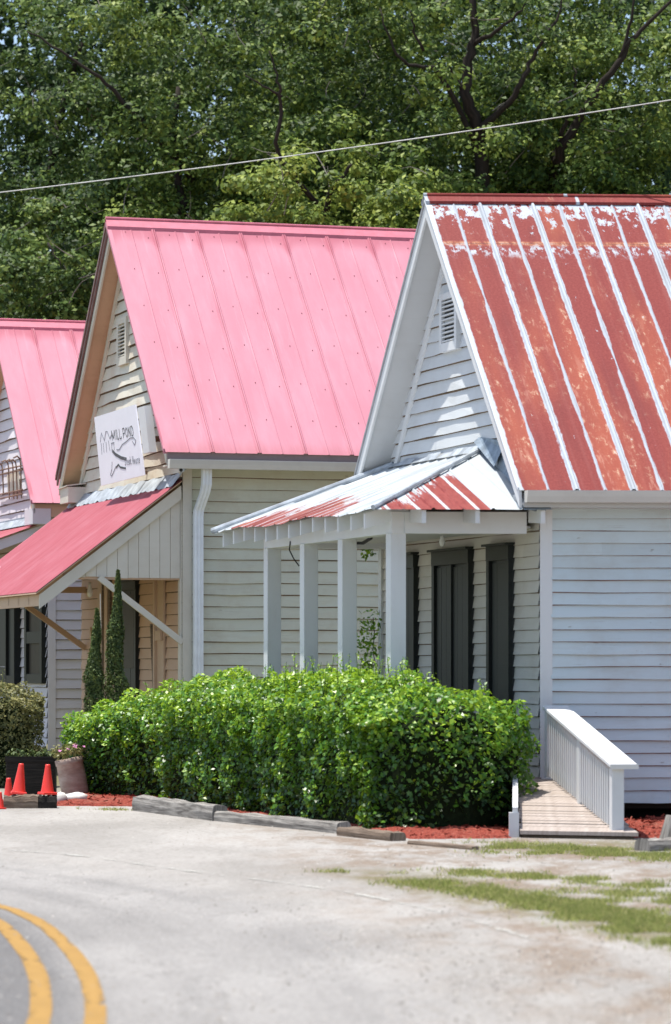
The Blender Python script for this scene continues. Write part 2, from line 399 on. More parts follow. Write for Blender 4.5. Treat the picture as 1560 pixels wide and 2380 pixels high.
def thing(name, loc, label, cat, group=None):
    o = bpy.data.objects.new(name, None); COL.objects.link(o); o.location = loc; o.empty_display_size = .2
    o['base'] = list(loc); return tag(o, label, cat, group)
def sub(o, parent_thing):   # remember the base for sub-parts
    o['base'] = list(parent_thing['base']); return o
def ground_pt(px, py, z=0.0):                      # where a picture point falls on a level plane
    Y = F*(HC-z)/(py-HY); return Vector(((px-CX)/F*Y, Y, z))
def at(px, py, Y): return Vector(((px-CX)/F*Y, Y, HC+(HY-py)/F*Y))
TH = R(17); D = Vector((-math.sin(TH), math.cos(TH), 0))      # along the street, away
class House:                                        # local frame: a along the street, b into the lot, z up
    def __init__(s, O, skew): s.O = Vector(O); s.v = Vector((math.cos(R(skew)), math.sin(R(skew)), 0)); s.n = Vector((-math.cos(TH), -math.sin(TH), 0))
    def p(s, a, b, z): return s.O + D*a + s.v*b + Vector((0, 0, z))
    def a(s, px, b=0.0):
        k = (px-CX)/F; q = s.O+s.v*b
        return (q.x-k*q.y)/(k*D.y-D.x)
    def z(s, py, a, b=0.0): return HC+(HY-py)/F*(s.O+D*a+s.v*b).y
def siding(mb, P, u0, u1, z0, z1, h, n, lo=None, hi=None, seg=.55, warp=.004, t=.020):
    """lapped boards; P(u,z) is a point of the wall plane, n the outward normal; lo/hi(z) clip a gable"""
    z = z0; n = Vector(n); row = 0
    while z < z1-.01:
        zt = min(z+h, z1)
        L = lambda zz: max(u0, lo(zz)) if lo else u0
        H = lambda zz: min(u1, hi(zz)) if hi else u1
        lb, lt, hb, ht = L(z), L(zt), H(z), H(zt)
        if hb-lb < .03: break
        if ht-lt < 0: lt = ht = (lt+ht)/2
        k = max(1, int((hb-lb)/seg)); joint = random.random()
        j0 = [(random.uniform(-warp, warp), random.uniform(-.3*t, .45*t)) for _ in range(k+1)]
        gj = [random.uniform(.05, .13) for _ in range(k+1)]
        rr = random.random(); jk = random.randint(1, max(1, k-1)) if random.random() < .8 else -1
        for i in range(k):
            if i == jk: rr = random.random()
            f0, f1 = i/k, (i+1)/k
            ub0, ub1 = lb+(hb-lb)*f0, lb+(hb-lb)*f1; ut0, ut1 = lt+(ht-lt)*f0, lt+(ht-lt)*f1
            a0, t0 = j0[i]; a1, t1 = j0[i+1]
            if i == jk: a0 += random.uniform(-.006, .006)
            A = P(ub0, z+a0)+n*(t+t0); B = P(ub1, z+a1)+n*(t+t1); C = P(ut1, zt+.006)+n*.002; E = P(ut0, zt+.006)+n*.002
            o = row*3.7; g0, g1 = gj[i], gj[i+1]; E2 = E+(A-E)*g0; C2 = C+(B-C)*g1     # dark strip paints the shadow and dirt line under the lap above
            mb.face([A, B, C2, E2], 0, uv=[(ub0+o, 0), (ub1+o, 0), (ut1+o, h), (ut0+o, h)], r=rr)
            mb.face([E2, C2, C, E], 1, r=rr)
            mb.face([P(ub0, z+a0)-n*.004, P(ub1, z+a1)-n*.004, B, A], 1, r=rr)
        z += h; row += 1
def sheet(mb, E, Tp, us, bumps, rows=8, m=0, wob=0.0, r=None, u_off=0.0):
    """metal sheet from eave E(u) to top Tp(u); bumps = height of the rib at each u"""
    uc = (us[0]+us[-1])/2; n = (E(us[-1])-E(us[0])).cross(Tp(uc)-E(uc)).normalized()
    if n.z < 0: n = -n
    wv = [[random.uniform(-wob, wob) for _ in range(rows+1)] for _ in us]
    for i in range(len(us)-1):
        for k in range(rows):
            q = []
            for (ii, kk) in ((i, k), (i+1, k), (i+1, k+1), (i, k+1)):
                e, tp = E(us[ii]), Tp(us[ii]); f = kk/rows
                q.append((e+(tp-e)*f+n*(bumps[ii]+wv[ii][kk]), (us[ii]+u_off, (1-f)*(tp-e).length)))
            if (q[0][0]-q[3][0]).length < .004 and (q[1][0]-q[2][0]).length < .004: continue
            mb.face([x[0] for x in q], m, uv=[x[1] for x in q], r=0 if r is None else r)
def ribs(u0, u1, pitch, major=.016, minor=.009, wd=.022, double=False):
    us, bs = [u0], [0.0]; k = 0; x = u0+pitch/2*0
    while True:
        c = u0+k*pitch/2; k += 1
        if c > u1-wd*2: break
        if c < u0+wd*2: continue
        if k % 2 == 1:
            if double: pr = [(-wd*1.6, 0), (-wd*.9, major), (-wd*.3, major), (0, .002), (wd*.3, major), (wd*.9, major), (wd*1.6, 0)]
            else: pr = [(-wd, 0), (-wd*.4, major), (wd*.4, major), (wd, 0)]
        else: pr = [(-wd*.6, 0), (0, minor), (wd*.6, 0)]
        for dx, h in pr: us.append(c+dx); bs.append(h)
    us.append(u1); bs.append(0.0); return us, bs
def panel_door(H, mb, a0, a1, z0, z1, off, mats=(0, 1), leaves=1, fr=.09, head=.16):
    """frame boards proud of the wall, recessed leaf boards"""
    n = H.n
    def bx(x0, x1, y0, y1, o0, o1, m): mb.hexa([H.p(x0, 0, y0)+n*o0, H.p(x1, 0, y0)+n*o0, H.p(x1, 0, y0)+n*o1, H.p(x0, 0, y0)+n*o1],
                                            [H.p(x0, 0, y1)+n*o0, H.p(x1, 0, y1)+n*o0, H.p(x1, 0, y1)+n*o1, H.p(x0, 0, y1)+n*o1], m)
    return bx

# ------------------------------------------------------------------ the setting
def flat(name, pts, z, mat, uv=None, parent=None):
    mb = MB(); mb.face([(x, y, z) for x, y in pts], 0, uv=uv); return mb.build(name, mat, parent)
g = MB()
g.face([(-900, -120, 0), (900, -120, 0), (900, 1600, 0), (-900, 1600, 0)])
tag(g.build('ground', 'ground'), kind='structure')
# centre line of the road from the outer yellow line (picture points on the ground), extended both ways
def smooth_path(pts, n=12):
    P = [Vector(p) for p in pts]; P = [P[0]*2-P[1]]+P+[P[-1]*2-P[-2]]; out = []
    for i in range(1, len(P)-2):
        for k in range(n):
            t = k/n; a, b, c, d = P[i-1:i+3]
            out.append(.5*((2*b)+(c-a)*t+(2*a-5*b+4*c-d)*t*t+(3*b-a-3*c+d)*t**3))
    out.append(P[-2]); return out
outer = [ground_pt(*q) for q in ((220, 2385), (213, 2300), (190, 2247), (150, 2197), (100, 2152), (50, 2126), (0, 2109))]
outer = [Vector((-.99, 12.5, 0)), Vector((-1.5, 5, 0)), Vector((-3.5, -8, 0))][::-1] + outer + [Vector((-3.05, 24.2, 0)), Vector((-6.0, 28.8, 0)), Vector((-13, 35, 0)), Vector((-30, 44, 0))]
path = smooth_path(outer)
def offset(path, d):
    o = []
    for i, p in enumerate(path):
        t = (path[min(i+1, len(path)-1)]-path[max(i-1, 0)]).normalized(); o.append(p+Vector((t.y, -t.x, 0))*d)
    return o
def ribbon(name, path, d0, d1, z, mat, cuts=1, z1=None):
    mb = MB(); L = 0; cols = [offset(path, d0+(d1-d0)*k/cuts) for k in range(cuts+1)]
    for i in range(len(path)-1):
        l2 = L+(path[i+1]-path[i]).length
        for k in range(cuts):
            u0 = (d0+(d1-d0)*k/cuts); u1 = (d0+(d1-d0)*(k+1)/cuts)
            if mat != 'asphalt': u0, u1 = k/cuts, (k+1)/cuts
            mb.face([cols[k][i]+Vector((0, 0, z)), cols[k+1][i]+Vector((0, 0, z)), cols[k+1][i+1]+Vector((0, 0, z)), cols[k][i+1]+Vector((0, 0, z))], 0, uv=[(u0, L), (u1, L), (u1, l2), (u0, l2)])
        L = l2
    return mb.build(name, mat)
tag(ribbon('road', path, -4.2, 3.2, .004, 'asphalt', 4), kind='structure')
tag(ribbon('road_marking', path, -.05, .05, .008, 'yellow'), kind='structure')
tag(ribbon('road_marking', path, -.305, -.20, .008, 'yellow'), kind='structure')
wl = smooth_path([ground_pt(*q) for q in ((-300, 1955), (0, 1977), (175, 1990), (390, 2020), (780, 2072), (1060, 2132), (1250, 2190))])
tag(ribbon('road_edge_line', wl, -.05, .05, .009, 'white_line'), kind='structure')

# ------------------------------------------------------------------ building A: white store with the rusty roof
A = House((2.075, 34.0, 0), 3.0)
LA, AR, EV, RZ, OVE, OVF, LEN = 5.2, 2.6, 3.38, 6.67, .35, .34, 9.0
tA = thing('clapboard_store', A.p(LA/2, 3, 0), 'white clapboard building with rust streaked red roof, hipped porch and dark green doors', 'building')
rise = (RZ-EV)/(AR+OVE)
roof_z = lambda a: EV+rise*(min(a, LA-a)+OVE)
# walls
mb = MB(); siding(mb, lambda u, z: A.p(0, u, z), .10, LEN, .20, EV+.12, .1255, -D, seg=.5, warp=.006, t=.026)
side = mb.build('side_wall', ['white_siding', 'lap_edge_shade_red'], tA)
mb = MB(); siding(mb, lambda u, z: A.p(u, 0, z), .0, LA, .45, EV+.15, .1255, A.n, seg=.45); mb.build('porch_wall', ['porch_shade_siding', 'lap_edge_shade'], tA)
mb = MB()
siding(mb, lambda u, z: A.p(u, 0, z), 0, LA, EV+.15, RZ-.3, .150, A.n, lo=lambda z: (z-EV+.10)/rise-OVE, hi=lambda z: LA-((z-EV+.10)/rise-OVE), seg=.6, warp=.010, t=.024)
mb.build('front_wall', ['white_gable', 'lap_edge_shade'], tA)
mb = MB(); siding(mb, lambda u, z: A.p(LA, u, z), .0, LEN, .20, EV+.12, .1255, D, seg=3); mb.build('far_wall', ['white_siding', 'lap_edge_shade'], tA)
mb = MB(); mb.face([A.p(0, LEN, .2), A.p(LA, LEN, .2), A.p(LA, LEN, EV), A.p(AR, LEN, RZ-.1), A.p(0, LEN, EV)]); mb.build('back_wall', 'white_siding', tA)
mb = MB()
mb.beam(A.p(0, .055, .18)-D*.012, A.p(0, .055, EV+.1)-D*.012, .125, .03, side=A.v)
mb.build('corner_board', 'white_trim', tA)
mb = MB(); mb.beam(A.p(LA+.02, .0, .18)+A.n*.022, A.p(LA+.02, .0, EV+.1)+A.n*.022, .11, .03, side=D); mb.build('corner_board', 'white_trim', tA)
mb = MB(); mb.hexa([A.p(.05, .3, .14), A.p(LA-.05, .3, .14), A.p(LA-.05, LEN-.1, .14), A.p(.05, LEN-.1, .14)], [A.p(.05, .3, .2), A.p(LA-.05, .3, .2), A.p(LA-.05, LEN-.1, .2), A.p(.05, LEN-.1, .2)])
mb.build('floor_frame', 'earth', tA)
for b in (.25, 2.6, 5.0, 7.4):
    mb = MB(); mb.box(A.p(.35, b+.1, .07), D*.15, A.v*.15, (0, 0, .07)); mb.build('foundation_pier', 'tar_wood', tA)
mb = MB(); mb.hexa([A.p(.9, .1, 0), A.p(1.0, .1, 0), A.p(1.0, LEN, 0), A.p(.9, LEN, 0)], [A.p(.9, .1, .15), A.p(1.0, .1, .15), A.p(1.0, LEN, .15), A.p(.9, LEN, .15)]); mb.build('added_crawlspace_shade_panel', 'black', tA)  # black panel added to keep the gap under the floor dark
# main roof
us, bs = ribs(-OVF, LEN+.3, .575, .020, .012, .026)
mb = MB(); sheet(mb, lambda u: A.p(-OVE-.03, u, EV-.03), lambda u: A.p(AR, u, RZ), us, bs, rows=10, wob=.0012, u_off=OVF)
roof = sub(mb.build('roof', 'rust_roof', tA), tA)
mb = MB(); us2, bs2 = ribs(-OVF, LEN+.3, .575, .02, .012, .026)
sheet(mb, lambda u: A.p(LA+OVE+.03, u, EV-.03), lambda u: A.p(AR, u, RZ), us2, bs2, rows=4, u_off=OVF); mb.build('roof_far_slope', 'rust_roof', tA)
mb = MB()
for sgn in (-1, 1):
    w_ = .075; za = RZ+.04; zb = RZ+.045-rise*w_
    mb.face([A.p(AR, -OVF-.02, za), A.p(AR, LEN+.3, za), A.p(AR+sgn*w_, LEN+.3, zb), A.p(AR+sgn*w_, -OVF-.02, zb)], uv=[(0, 0), (9, 0), (9, .1), (0, .1)])
    mb.face([A.p(AR+sgn*w_, -OVF-.02, zb), A.p(AR+sgn*w_, LEN+.3, zb), A.p(AR+sgn*w_, LEN+.3, zb-.03), A.p(AR+sgn*w_, -OVF-.02, zb-.03)], uv=[(0, .1), (9, .1), (9, .13), (0, .13)])
mb.tube([A.p(AR, -OVF-.02, za), A.p(AR, LEN+.3, za)], .018, 8)
M['ridge_rust'] = _rust('rusty_ridge_metal', 3.1, False)
mb.build('ridge_cap', 'ridge_rust', roof)
def rake(H, mb, side_, LA_, AR_, EV_, RZ_, ovf, ove, drop, wd, b0, b1, m=0):
    """board under one rake edge: side_ 0 near, 1 far"""
    f = (lambda a: a) if side_ == 0 else (lambda a: LA_-a)
    p0 = H.p(f(-ove), 0, 0); a0, a1 = f(-ove), f(AR_) if side_ == 0 else AR_
    mb.hexa([H.p(a0, b0, EV_-drop-wd), H.p(a0, b1, EV_-drop-wd), H.p(AR_, b1, RZ_-drop-wd), H.p(AR_, b0, RZ_-drop-wd)],
            [H.p(a0, b0, EV_-drop), H.p(a0, b1, EV_-drop), H.p(AR_, b1, RZ_-drop), H.p(AR_, b0, RZ_-drop)], m)
for sd_ in (0, 1):
    mb = MB(); rake(A, mb, sd_, LA, AR, EV, RZ, OVF, OVE, .035, .17, -OVF+.005, -OVF+.03); mb.build('bargeboard', 'white_trim', tA)
    mb = MB(); rake(A, mb, sd_, LA, AR, EV, RZ, OVF, OVE, .0, .035, -OVF-.012, -OVF+.05); mb.build('drip_edge', 'white_metal' if sd_ == 0 else 'grey_edge', tA)
    mb = MB(); rake(A, mb, sd_, LA, AR, EV, RZ, OVF, OVE, .16, .015, -OVF+.03, .0); mb.build('soffit', 'soffit', tA)
    mb = MB(); rake(A, mb, sd_, LA, AR, EV, RZ, OVF, OVE-.3, .19, .13, -.04, -.012); mb.build('frieze_board', 'white_trim', tA)
def gutter(H, parent, a0, b0, b1, zt, wd=.11, ht=.12, mat='gutter'):
    mb = MB(); prof = [(0, 0), (.0, -ht), (-wd*.75, -ht), (-wd*.9, -ht*.5), (-wd, -.012), (-wd, 0), (-wd+.015, 0), (-wd+.02, -ht*.4), (-wd*.7, -ht+.012), (-.012, -ht+.012), (-.012, 0)]
    for (x0, z0), (x1, z1) in zip(prof, prof[1:]):
        mb.face([H.p(a0+x0, b0, zt+z0), H.p(a0+x0, b1, zt+z0), H.p(a0+x1, b1, zt+z1), H.p(a0+x1, b0, zt+z1)], uv=[(0, 0), (b1-b0, 0), (b1-b0, .1), (0, .1)])
    mb.face([H.p(a0, b0, zt), H.p(a0, b0, zt-ht), H.p(a0-wd*.75, b0, zt-ht), H.p(a0-wd, b0, zt-.012), H.p(a0-wd, b0, zt)])
    return mb.build('gutter', mat, parent)
gutter(A, tA, -OVE-.01, -OVF+.05, LEN+.3, EV-.035)
mb = MB(); mb.hexa([A.p(-OVE+.01, -OVF+.06, EV-.20), A.p(0, -OVF+.06, EV-.20), A.p(0, LEN, EV-.20), A.p(-OVE+.01, LEN, EV-.20)], [A.p(-OVE+.01, -OVF+.06, EV-.06), A.p(-.0, -OVF+.06, EV-.06), A.p(-.0, LEN, EV-.06), A.p(-OVE+.01, LEN, EV-.06)]); mb.build('eave_box', 'soffit', tA)
# gable vent
def vent(H, parent, a0, a1, z0, z1, mat, dark='black', fr=.07, nl=10, k=0.0):
    n = H.n; base = .03
    mb = MB(); q = lambda a, z, o: H.p(a, 0, z)+n*o
    def bx(x0, x1, y0, y1, o0, o1, m=0): mb.hexa([q(x0, y0, o0), q(x1, y0, o0), q(x1, y0, o1), q(x0, y0, o1)], [q(x0, y1, o0), q(x1, y1, o0), q(x1, y1, o1), q(x0, y1, o1)], m)
    bx(a0, a0+fr, z0, z1, .0, .07); bx(a1-fr, a1, z0, z1, .0, .07); bx(a0+fr, a1-fr, z1-fr, z1, 0, .068); bx(a0+fr, a1-fr, z0, z0+fr*1.4, 0, .068)
    vv = sub(mb.build('gable_vent', mat, parent), parent)
    mb = MB(); bx(a0+fr, a1-fr, z0+fr*1.4, z1-fr, .0, .027); mb.build('vent_opening', dark, vv)
    mb = MB()
    for i in range(nl):
        z = z0+fr*1.4+(z1-z0-fr*2.4)*(i+.2)/nl; h = (z1-z0-fr*2.4)/nl
        mb.hexa([q(a0+fr, z, .030), q(a1-fr, z, .030), q(a1-fr, z-.0, .066), q(a0+fr, z, .066)][::1], [q(a0+fr, z+h*.62, .030), q(a1-fr, z+h*.62, .030), q(a1-fr, z+.012, .066), q(a0+fr, z+.012, .066)])
    mb.build('vent_slats', mat, vv)
vent(A, tA, 2.41, 2.98, 5.02, 5.66, 'white_trim')
# doors and closed shutters under the porch
def boards(H, name, parent, a0, a1, z0, z1, mat, leaves=1, head=.15, fr=.08, frame='dark_green', gap=.02):
    n = H.n; q = lambda a, z, o: H.p(a, 0, z)+n*o; mb = MB()
    def bx(x0, x1, y0, y1, o0, o1, m=0): mb.hexa([q(x0, y0, o0), q(x1, y0, o0), q(x1, y0, o1), q(x0, y0, o1)], [q(x0, y1, o0), q(x1, y1, o0), q(x1, y1, o1), q(x0, y1, o1)], m)
    bx(a0, a1, z0, z1-head, .0, .03)
    r = sub(mb.build(name, 'black_green', parent), parent)
    mb = MB(); bx(a0, a0+fr, z0, z1-head, .03, .075); bx(a1-fr, a1, z0, z1-head, .03, .075); bx(a0, a1, z1-head, z1, .0, .08); bx(a0-.03, a1+.03, z1, z1+.025, 0, .12)
    if leaves == 2: c = (a0+a1)/2; bx(c-.035, c+.035, z0, z1-head, .03, .07)
    mb.build('frame', frame, r)
    for i in range(leaves):
        w0 = a0+fr+(a1-a0-2*fr)*i/leaves; w1 = a0+fr+(a1-a0-2*fr)*(i+1)/leaves
        mb = MB(); k = 3
        for j in range(k): bx(w0+gap+(w1-w0-2*gap)*j/k+.003, w0+gap+(w1-w0-2*gap)*(j+1)/k-.003, z0+.03, z1-head-.03, .03, .045+random.uniform(0, .004))
        mb.build('leaf', mat, r)
    return r
boards(A, 'shutter', tA, .74, 1.43, .55, 2.84, 'dark_green')
boards(A, 'door', tA, 2.00, 3.23, .46, 2.84, 'dark_green', 2)
boards(A, 'shutter', tA, 3.86, 4.52, .55, 2.84, 'dark_green')
# porch
PD = 1.42
mb = MB()
for i in range(12):
    b0 = -PD-.12+i*(PD+.12)/12; mb.hexa([A.p(-.05, b0+.004, .42), A.p(LA, b0+.004, .42), A.p(LA, b0+.122, .42), A.p(-.05, b0+.122, .42)], [A.p(-.05, b0+.004, .46), A.p(LA, b0+.004, .46), A.p(LA, b0+.122, .46), A.p(-.05, b0+.122, .46)])
mb.hexa([A.p(-.02, -PD-.1, .0), A.p(LA, -PD-.1, 0), A.p(LA, -PD-.06, 0), A.p(-.02, -PD-.06, 0)], [A.p(-.02, -PD-.1, .41), A.p(LA, -PD-.1, .41), A.p(LA, -PD-.06, .41), A.p(-.02, -PD-.06, .41)])
mb.hexa([A.p(-.02, -PD-.06, .0), A.p(.02, -PD-.06, 0), A.p(.02, -.03, 0), A.p(-.02, -.03, 0)], [A.p(-.02, -PD-.06, .41), A.p(.02, -PD-.06, .41), A.p(.02, -.03, .41), A.p(-.02, -.03, .41)])
mb.build('porch_deck', 'deck', tA)
for a in (.15, 1.82, 3.25, 4.72):
    mb = MB(); mb.beam(A.p(a, -PD, .46), A.p(a, -PD, 2.93), .165, .165, side=D); mb.build('porch_post', 'white_trim', tA, bevel=.006)
mb = MB(); mb.beam(A.p(.06, -PD, 3.04), A.p(4.82, -PD, 3.04), .15, .22); mb.build('porch_beam', 'white_trim', tA)
mb = MB(); mb.beam(A.p(.13, -PD+.08, 3.04), A.p(.13, -.10, 3.04), .13, .22); mb.build('porch_beam', 'white_trim', tA)
mb = MB(); mb.beam(A.p(4.76, -PD+.08, 3.04), A.p(4.76, -.02, 3.04), .13, .22); mb.build('porch_beam', 'white_trim', tA)
mb = MB(); mb.hexa([A.p(.2, -PD+.08, 2.99), A.p(4.69, -PD+.08, 2.99), A.p(4.69, -.03, 2.99), A.p(.2, -.03, 2.99)], [A.p(.2, -PD+.08, 3.01), A.p(4.69, -PD+.08, 3.01), A.p(4.69, -.03, 3.01), A.p(.2, -.03, 3.01)]); mb.build('porch_ceiling', 'white_trim', tA)
e0, e1, ED, ZE, ZT, t0_, t1_ = -.36, 5.88, 1.80, 3.155, 3.87, 1.70, 4.75
tf = lambda a: max(0.0, min(1, (a-e0)/(t0_-e0), (e1-a)/(e1-t1_)))
us, bs = ribs(e0, e1, .60, .016, .014, .022)
us = sorted(set([round(x, 4) for x in us]+[t0_, t1_]+[e0+.01*k for k in range(1, 1)])); bd = dict(zip([round(x, 4) for x in ribs(e0, e1, .60, .016, .014, .022)[0]], bs)); bs = [bd.get(x, 0.0) for x in us]
droop = lambda a: -.03*math.sin(a*2.3)-.012*math.sin(a*9)
mb = MB(); sheet(mb, lambda a: A.p(a, -ED, ZE+droop(a)*.6), lambda a: A.p(a, -ED+ED*tf(a), ZE+(ZT-ZE)*tf(a)+droop(a)*.6*(1-tf(a))), us, bs, rows=6, wob=.003, r=0)
pr = sub(mb.build('porch_roof', 'rust_porch', tA), tA)
us, bs = ribs(-ED, 0, .60, .016, .012, .022)
mb = MB(); hz = lambda b: (b+ED)/ED
sheet(mb, lambda b: A.p(e0, b, ZE), lambda b: A.p(e0+(t0_-e0)*hz(b), b, ZE+(ZT-ZE)*hz(b)), us, bs, rows=6, wob=.003, r=.14)
for i in range(len(mb.r)):   # the half against the wall is bare metal
    bm = sum(p[0] for p in mb.uv[4*i:4*i+4])/4
    mb.r[i] = .42 if bm < -.74 else -.9
mb.build('porch_roof_end', 'rust_porch', tA)
us, bs = ribs(-ED, 0, .60, .016, .012, .022)
mb = MB(); sheet(mb, lambda b: A.p(e1, b, ZE), lambda b: A.p(e1+(t1_-e1)*hz(b), b, ZE+(ZT-ZE)*hz(b)), us, bs, rows=3, r=0); mb.build('porch_roof_end', 'rust_porch', tA)
mb = MB(); mb.tube([A.p(e0-.01, -ED-.01, ZE+.02), A.p((e0+t0_)/2, -ED/2, (ZE+ZT)/2+.03), A.p(t0_, -.02, ZT+.03)], .026, 8); mb.build('hip_cap', 'galv', pr)
mb = MB(); mb.tube([A.p(e1+.01, -ED-.01, ZE+.02), A.p((e1+t1_)/2, -ED/2, (ZE+ZT)/2+.03), A.p(t1_, -.02, ZT+.03)], .035, 8); mb.build('hip_cap', 'galv', pr)
mb = MB()   # dark lead flashing where the porch roof meets the gable
L_ = [(-.05, 3.22), (.5, 3.45), (1.1, 3.68), (1.72, 3.90)]
for (a0, z0), (a1, z1) in zip(L_, L_[1:]):
    mb.face([A.p(a0, 0, z0-.02)+A.n*.07, A.p(a1, 0, z1-.02)+A.n*.07, A.p(a1, 0, z1+.12)+A.n*.035, A.p(a0, 0, z0+.26)+A.n*.035])
mb.face([A.p(.2, 0, 3.33)+A.n*.16, A.p(.75, 0, 3.57)+A.n*.11, A.p(.8, 0, 3.66)+A.n*.05, A.p(.3, 0, 3.50)+A.n*.05])
mb.face([A.p(1.0, 0, 3.66)+A.n*.14, A.p(1.75, 0, 3.97)+A.n*.10, A.p(1.75, 0, 4.02)+A.n*.04, A.p(1.0, 0, 3.86)+A.n*.04])
mb.build('flashing', 'lead', tA)
mb = MB(); k = 7
for i in range(k):
    a0 = t0_+(t1_-t0_)*i/k; a1 = t0_+(t1_-t0_)*(i+1)/k; j = random.uniform(-.02, .02)
    mb.face([A.p(a0, 0, ZT-.01)+A.n*.10, A.p(a1, 0, ZT-.01)+A.n*.10, A.p(a1, 0, ZT+.06+j)+A.n*.033, A.p(a0, 0, ZT+.06+j)+A.n*.033])
mb.build('flashing', 'galv', tA)
nr = 13
for i in range(nr):
    a = .12+(5.62-.12)*i/(nr-1); z = ZE+(ZT-ZE)*.0-.015+droop(a)*.6
    mb = MB(); s_ = (ZT-ZE)/ED
    mb.hexa([A.p(a-.022, -ED+.05, z-.15), A.p(a+.022, -ED+.05, z-.15), A.p(a+.022, -PD+.12, z-.02), A.p(a-.022, -PD+.12, z-.02)], [A.p(a-.022, -ED+.05, z+.005), A.p(a+.022, -ED+.05, z+.005), A.p(a+.022, -PD+.12, z+.005+s_*.33), A.p(a-.022, -PD+.12, z+.005+s_*.33)])
    mb.build('rafter_tail', 'white_trim', tA)
for b in (-1.28, -.74, -.08):
    mb = MB(); z = ZE-.015; s_ = (ZT-ZE)/(t0_-e0)
    mb.hexa([A.p(e0+.05, b-.022, z-.12), A.p(e0+.05, b+.022, z-.12), A.p(.055, b+.022, z-.10), A.p(.055, b-.022, z-.10)], [A.p(e0+.05, b-.022, z+.01), A.p(e0+.05, b+.022, z+.01), A.p(.055, b+.022, z+.01+s_*.35), A.p(.055, b-.022, z+.01+s_*.35)])
    mb.build('rafter_tail', 'white_trim', tA)
mb = MB(); mb.tube([A.p(-.25, -.30, 3.20), A.p(-.2, -.16, 3.19), A.p(-.14, -.05, 3.17), A.p(-.10, .0, 3.16)], [.03, .034, .034, .03], 10); mb.build('drain_elbow', 'lead', tA)
mb = MB(); p0 = A.p(3.7, -PD-.08, 2.98); mb.tube([p0, p0+Vector((-.01, -.02, -.10)), p0+Vector((.04, -.03, -.20)), p0+Vector((.10, -.02, -.28))], .008, 6); mb.build('loose_wire', 'black', tA)
mb = MB(); p0 = A.p(1.6, -PD+.1, 2.96); mb.tube([p0+D*.55, p0+D*.4+Vector((0, 0, -.06)), p0+Vector((0, 0, -.075)), p0-D*.3+Vector((0, 0, -.03))], .018, 6); mb.build('loose_wire', 'black', tA)
mb = MB(); mb.lathe([(0, .0), (.02, .01), (.035, .05), (.022, .09), (.018, .12), (0, .12)], A.p(2.0, -.35, 2.86), 12); tag(mb.build('porch_bulb', 'bulb', None, smooth=True), 'bare bulb under the porch ceiling above the dark double door', 'light bulb')

# ------------------------------------------------------------------ building B: cream house with pink roof
B = House((-2.189, 47.96, 0), 17.0)
LB, BR, BE, BZ, BO, BF, BL = 6.5, 3.25, 4.66, 8.33, .36, .35, 12.0
tB = thing('gabled_house', B.p(LB/2, 4, 0), 'cream clapboard house with tall pink metal roof and a red corrugated awning', 'building')
bris = (BZ-BE)/(BR+BO)
mb = MB(); siding(mb, lambda u, z: B.p(0, u, z), .13, BL, .25, BE+.12, .168, -D, seg=.6, warp=.010, t=.026); mb.build('side_wall', ['cream_siding', 'lap_edge_shade'], tB)
mb = MB(); siding(mb, lambda u, z: B.p(u, 0, z), 0, LB, 4.15, BZ-.35, .19, B.n, lo=lambda z: (z-BE+.1)/bris-BO, hi=lambda z: LB-((z-BE+.1)/bris-BO), seg=.7, warp=.014, t=.03); mb.build('gable_wall', ['cream_gable', 'lap_edge_shade'], tB)
mb = MB(); siding(mb, lambda u, z: B.p(u, 0, z), .0, LB, .25, 4.15, .16, B.n, seg=.6); mb.build('front_wall', ['tan_bounce_siding', 'lap_edge_shade'], tB)
mb = MB(); siding(mb, lambda u, z: B.p(LB, u, z), 0, BL, .25, BE+.12, .168, D, seg=4); mb.build('far_wall', ['cream_siding', 'lap_edge_shade'], tB)
mb = MB(); mb.face([B.p(0, BL, .2), B.p(LB, BL, .2), B.p(LB, BL, BE), B.p(BR, BL, BZ-.1), B.p(0, BL, BE)]); mb.build('back_wall', 'cream_siding', tB)
mb = MB(); mb.beam(B.p(0, .065, .2)-D*.016, B.p(0, .065, BE-.1)-D*.016, .135, .04, side=B.v); mb.build('corner_board', 'cream_trim', tB)
mb = MB(); mb.beam(B.p(.055, 0, .2)+B.n*.022, B.p(.055, 0, 4.1)+B.n*.022, .11, .03, side=D); mb.build('corner_board', 'cream_trim', tB)
us, bs = ribs(-BF, BL+.3, .69, .020, .011, .024, True)
mb = MB(); sheet(mb, lambda u: B.p(-BO-.05, u, BE-.05), lambda u: B.p(BR, u, BZ), us, bs, rows=10, wob=.0018, u_off=BF)
sl_n = ((B.v).cross(B.p(BR, 0, BZ)-B.p(-BO, 0, BE))).normalized(); sl_n = sl_n if sl_n.z > 0 else -sl_n
sl_d = (B.p(-BO, 0, BE)-B.p(BR, 0, BZ)).normalized()
broof = sub(mb.build('roof', 'pink_roof', tB), tB)
mb = MB(); k = 0
u = -BF+.345-.1
while u < 9:
    for v in (.25, 1.1, 1.95, 2.8, 3.65, 4.5):
        c = B.p(BR, u+random.uniform(-.01, .01), BZ)+sl_d*(v+random.uniform(-.03, .03)+.12*(k % 2))+sl_n*.006; mb.box(c, sl_d*.006, B.v*.005, sl_n*.006)
    u += .345; k += 1
mb.build('roof_screws', 'pink_dark', broof)
mb = MB(); sheet(mb, lambda u: B.p(LB+BO+.05, u, BE-.05), lambda u: B.p(BR, u, BZ), us, bs, rows=4, u_off=BF); mb.build('roof_far_slope', 'pink_roof', tB)
mb = MB()
